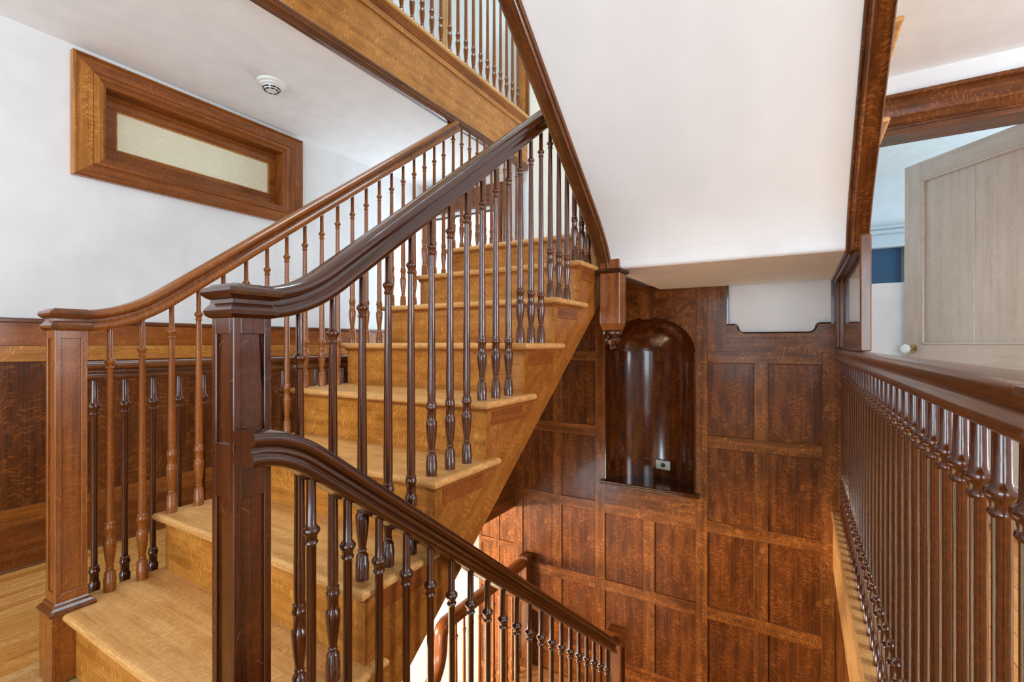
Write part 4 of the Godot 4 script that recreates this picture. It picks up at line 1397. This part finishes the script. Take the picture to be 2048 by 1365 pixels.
func build_lower_storey() -> void:
	var X := Vector3.RIGHT
	slab("floor_lower", P(-7.0, -3.0, -3.0), P(3.0, -2.9, 9.0), M.pale_floor, "pale sunlit wooden floor of the storey below", "floor")
	slab("ceiling_lower", P(-7.0, -0.34, -3.0), P(-2.84, -0.33, 9.0), M.ceiling, "plain ceiling of the storey below", "ceiling")
	slab("ceiling_lower", P(-2.84, -0.34, 3.9), P(-1.0, -0.33, 9.0), M.ceiling, "plain ceiling of the storey below behind the panelled wall", "ceiling")
	slab("wall_lower_left", P(-7.1, -3.0, -3.0), P(-7.0, -0.3, 9.0), M.plaster, "far white wall of the storey below", "wall")
	slab("wall_lower_back", P(-7.0, -3.0, 9.0), P(3.0, -0.3, 9.1), M.plaster, "back white wall of the storey below", "wall")
	slab("wall_lower_near", P(-7.0, -3.0, -3.1), P(3.0, -0.3, -3.0), M.plaster, "near white wall of the storey below", "wall")
	# panelled pier beyond the lower landing
	var pr := thing("wall_lower_pier", "sunlit oak panelled pier left of the niche wall in the storey below", "wall", "structure")
	var D := 3.62
	bx("backing", P(-2.52, -2.9, D + 0.01), P(-1.93, -0.34, D + 0.2), M.dark, pr)
	for y in [-0.42, -0.80, -1.18, -1.56, -1.94]:
		bx("rail", P(-2.52, y - 0.06, D), P(-1.93, y, D + 0.014), M.dark_fleck, pr, X)
		for x in [[-2.50, -2.36], [-2.30, -2.15]]:
			bx("panel", P(x[0], y - 0.375, D + 0.006), P(x[1], y - 0.06, D + 0.014), M.dark_fleck, pr)
	for x in [[-2.52, -2.49], [-2.36, -2.30], [-2.15, -1.93]]:
		bx("stile", P(x[0], -2.9, D - 0.001), P(x[1], -0.34, D + 0.013), M.dark_fleck, pr)
	# flight that continues down from the lower landing
	var st := thing("staircase", "lowest staircase descending from the lower landing under the climbing flight", "staircase")
	for k in range(1, 8):
		var dn := 2.40 - GO * (k - 1)
		var y := -1.52 - RISE * k
		bx("tread", P(-1.86, y - 0.024, dn - GO), P(-0.88, y, dn + 0.02), M.tread, st, X, 0.008)
		bx("riser", P(-1.85, y, dn + 0.01), P(-0.88, y + RISE - 0.024, dn + 0.025), M.beam, st, X, 0.0)

func build_small_things() -> void:
	# smoke detector
	var sd := thing("smoke_detector", "round white smoke detector on the white ceiling", "smoke detector")
	sd.position = P(-2.36, CEIL, 1.505)
	var b := mb()
	b.lathe(PackedVector2Array([Vector2(0, -0.018), Vector2(0.062, -0.018), Vector2(0.068, -0.014), Vector2(0.069, -0.002), Vector2(0.066, 0.0), Vector2(0, 0)]), 40)
	put("base", b, M.plastic, sd)
	var h := mb()
	h.lathe(PackedVector2Array([Vector2(0, -0.047), Vector2(0.026, -0.047), Vector2(0.034, -0.045), Vector2(0.038, -0.040), Vector2(0.041, -0.028), Vector2(0.052, -0.025), Vector2(0.056, -0.021), Vector2(0.057, -0.017), Vector2(0, -0.017)]), 40)
	put("head", h, M.plastic, sd)
	for ring in 2:
		for k in 8:
			var a := TAU * (k + 0.5) / 8.0
			var m := mb()
			var r: float = [0.0385, 0.031][ring]
			m.box(Vector3(-0.012 + ring * 0.003, -0.003, -0.0032), Vector3(0.012 - ring * 0.003, 0.003, 0.0032), 0.0003)
			var v := put("vent_slot", m, M.black, sd, Vector3(sin(a) * r, [-0.0375, -0.0455][ring], cos(a) * r))
			v.rotation.y = a
	# outlet in the niche
	var ot := thing("wall_outlet", "cream outlet plate with one round black socket inside the niche", "outlet")
	ot.position = P(-0.846, 0.074, 3.27 + 0.258)
	ot.rotation.y = -0.12
	var m1 := mb()
	m1.box(Vector3(-0.052, -0.033, -0.003), Vector3(0.052, 0.033, 0.003), 0.002)
	put("plate", m1, M.plate, ot)
	var m2 := mb()
	m2.lathe(PackedVector2Array([Vector2(0, 0), Vector2(0.0165, 0), Vector2(0.0165, 0.004), Vector2(0.014, 0.006), Vector2(0, 0.005)]), 20)
	var s := put("socket", m2, M.black, ot, Vector3(0, 0, 0.002))
	s.rotation.x = PI / 2
	for x: float in [-0.03, 0.03]:
		var m3 := mb()
		m3.lathe(PackedVector2Array([Vector2(0, 0), Vector2(0.0032, 0), Vector2(0.0028, 0.0016), Vector2(0, 0.002)]), 10)
		var e := put("screw", m3, M.brass, ot, Vector3(x, 0, 0.0028))
		e.rotation.x = PI / 2
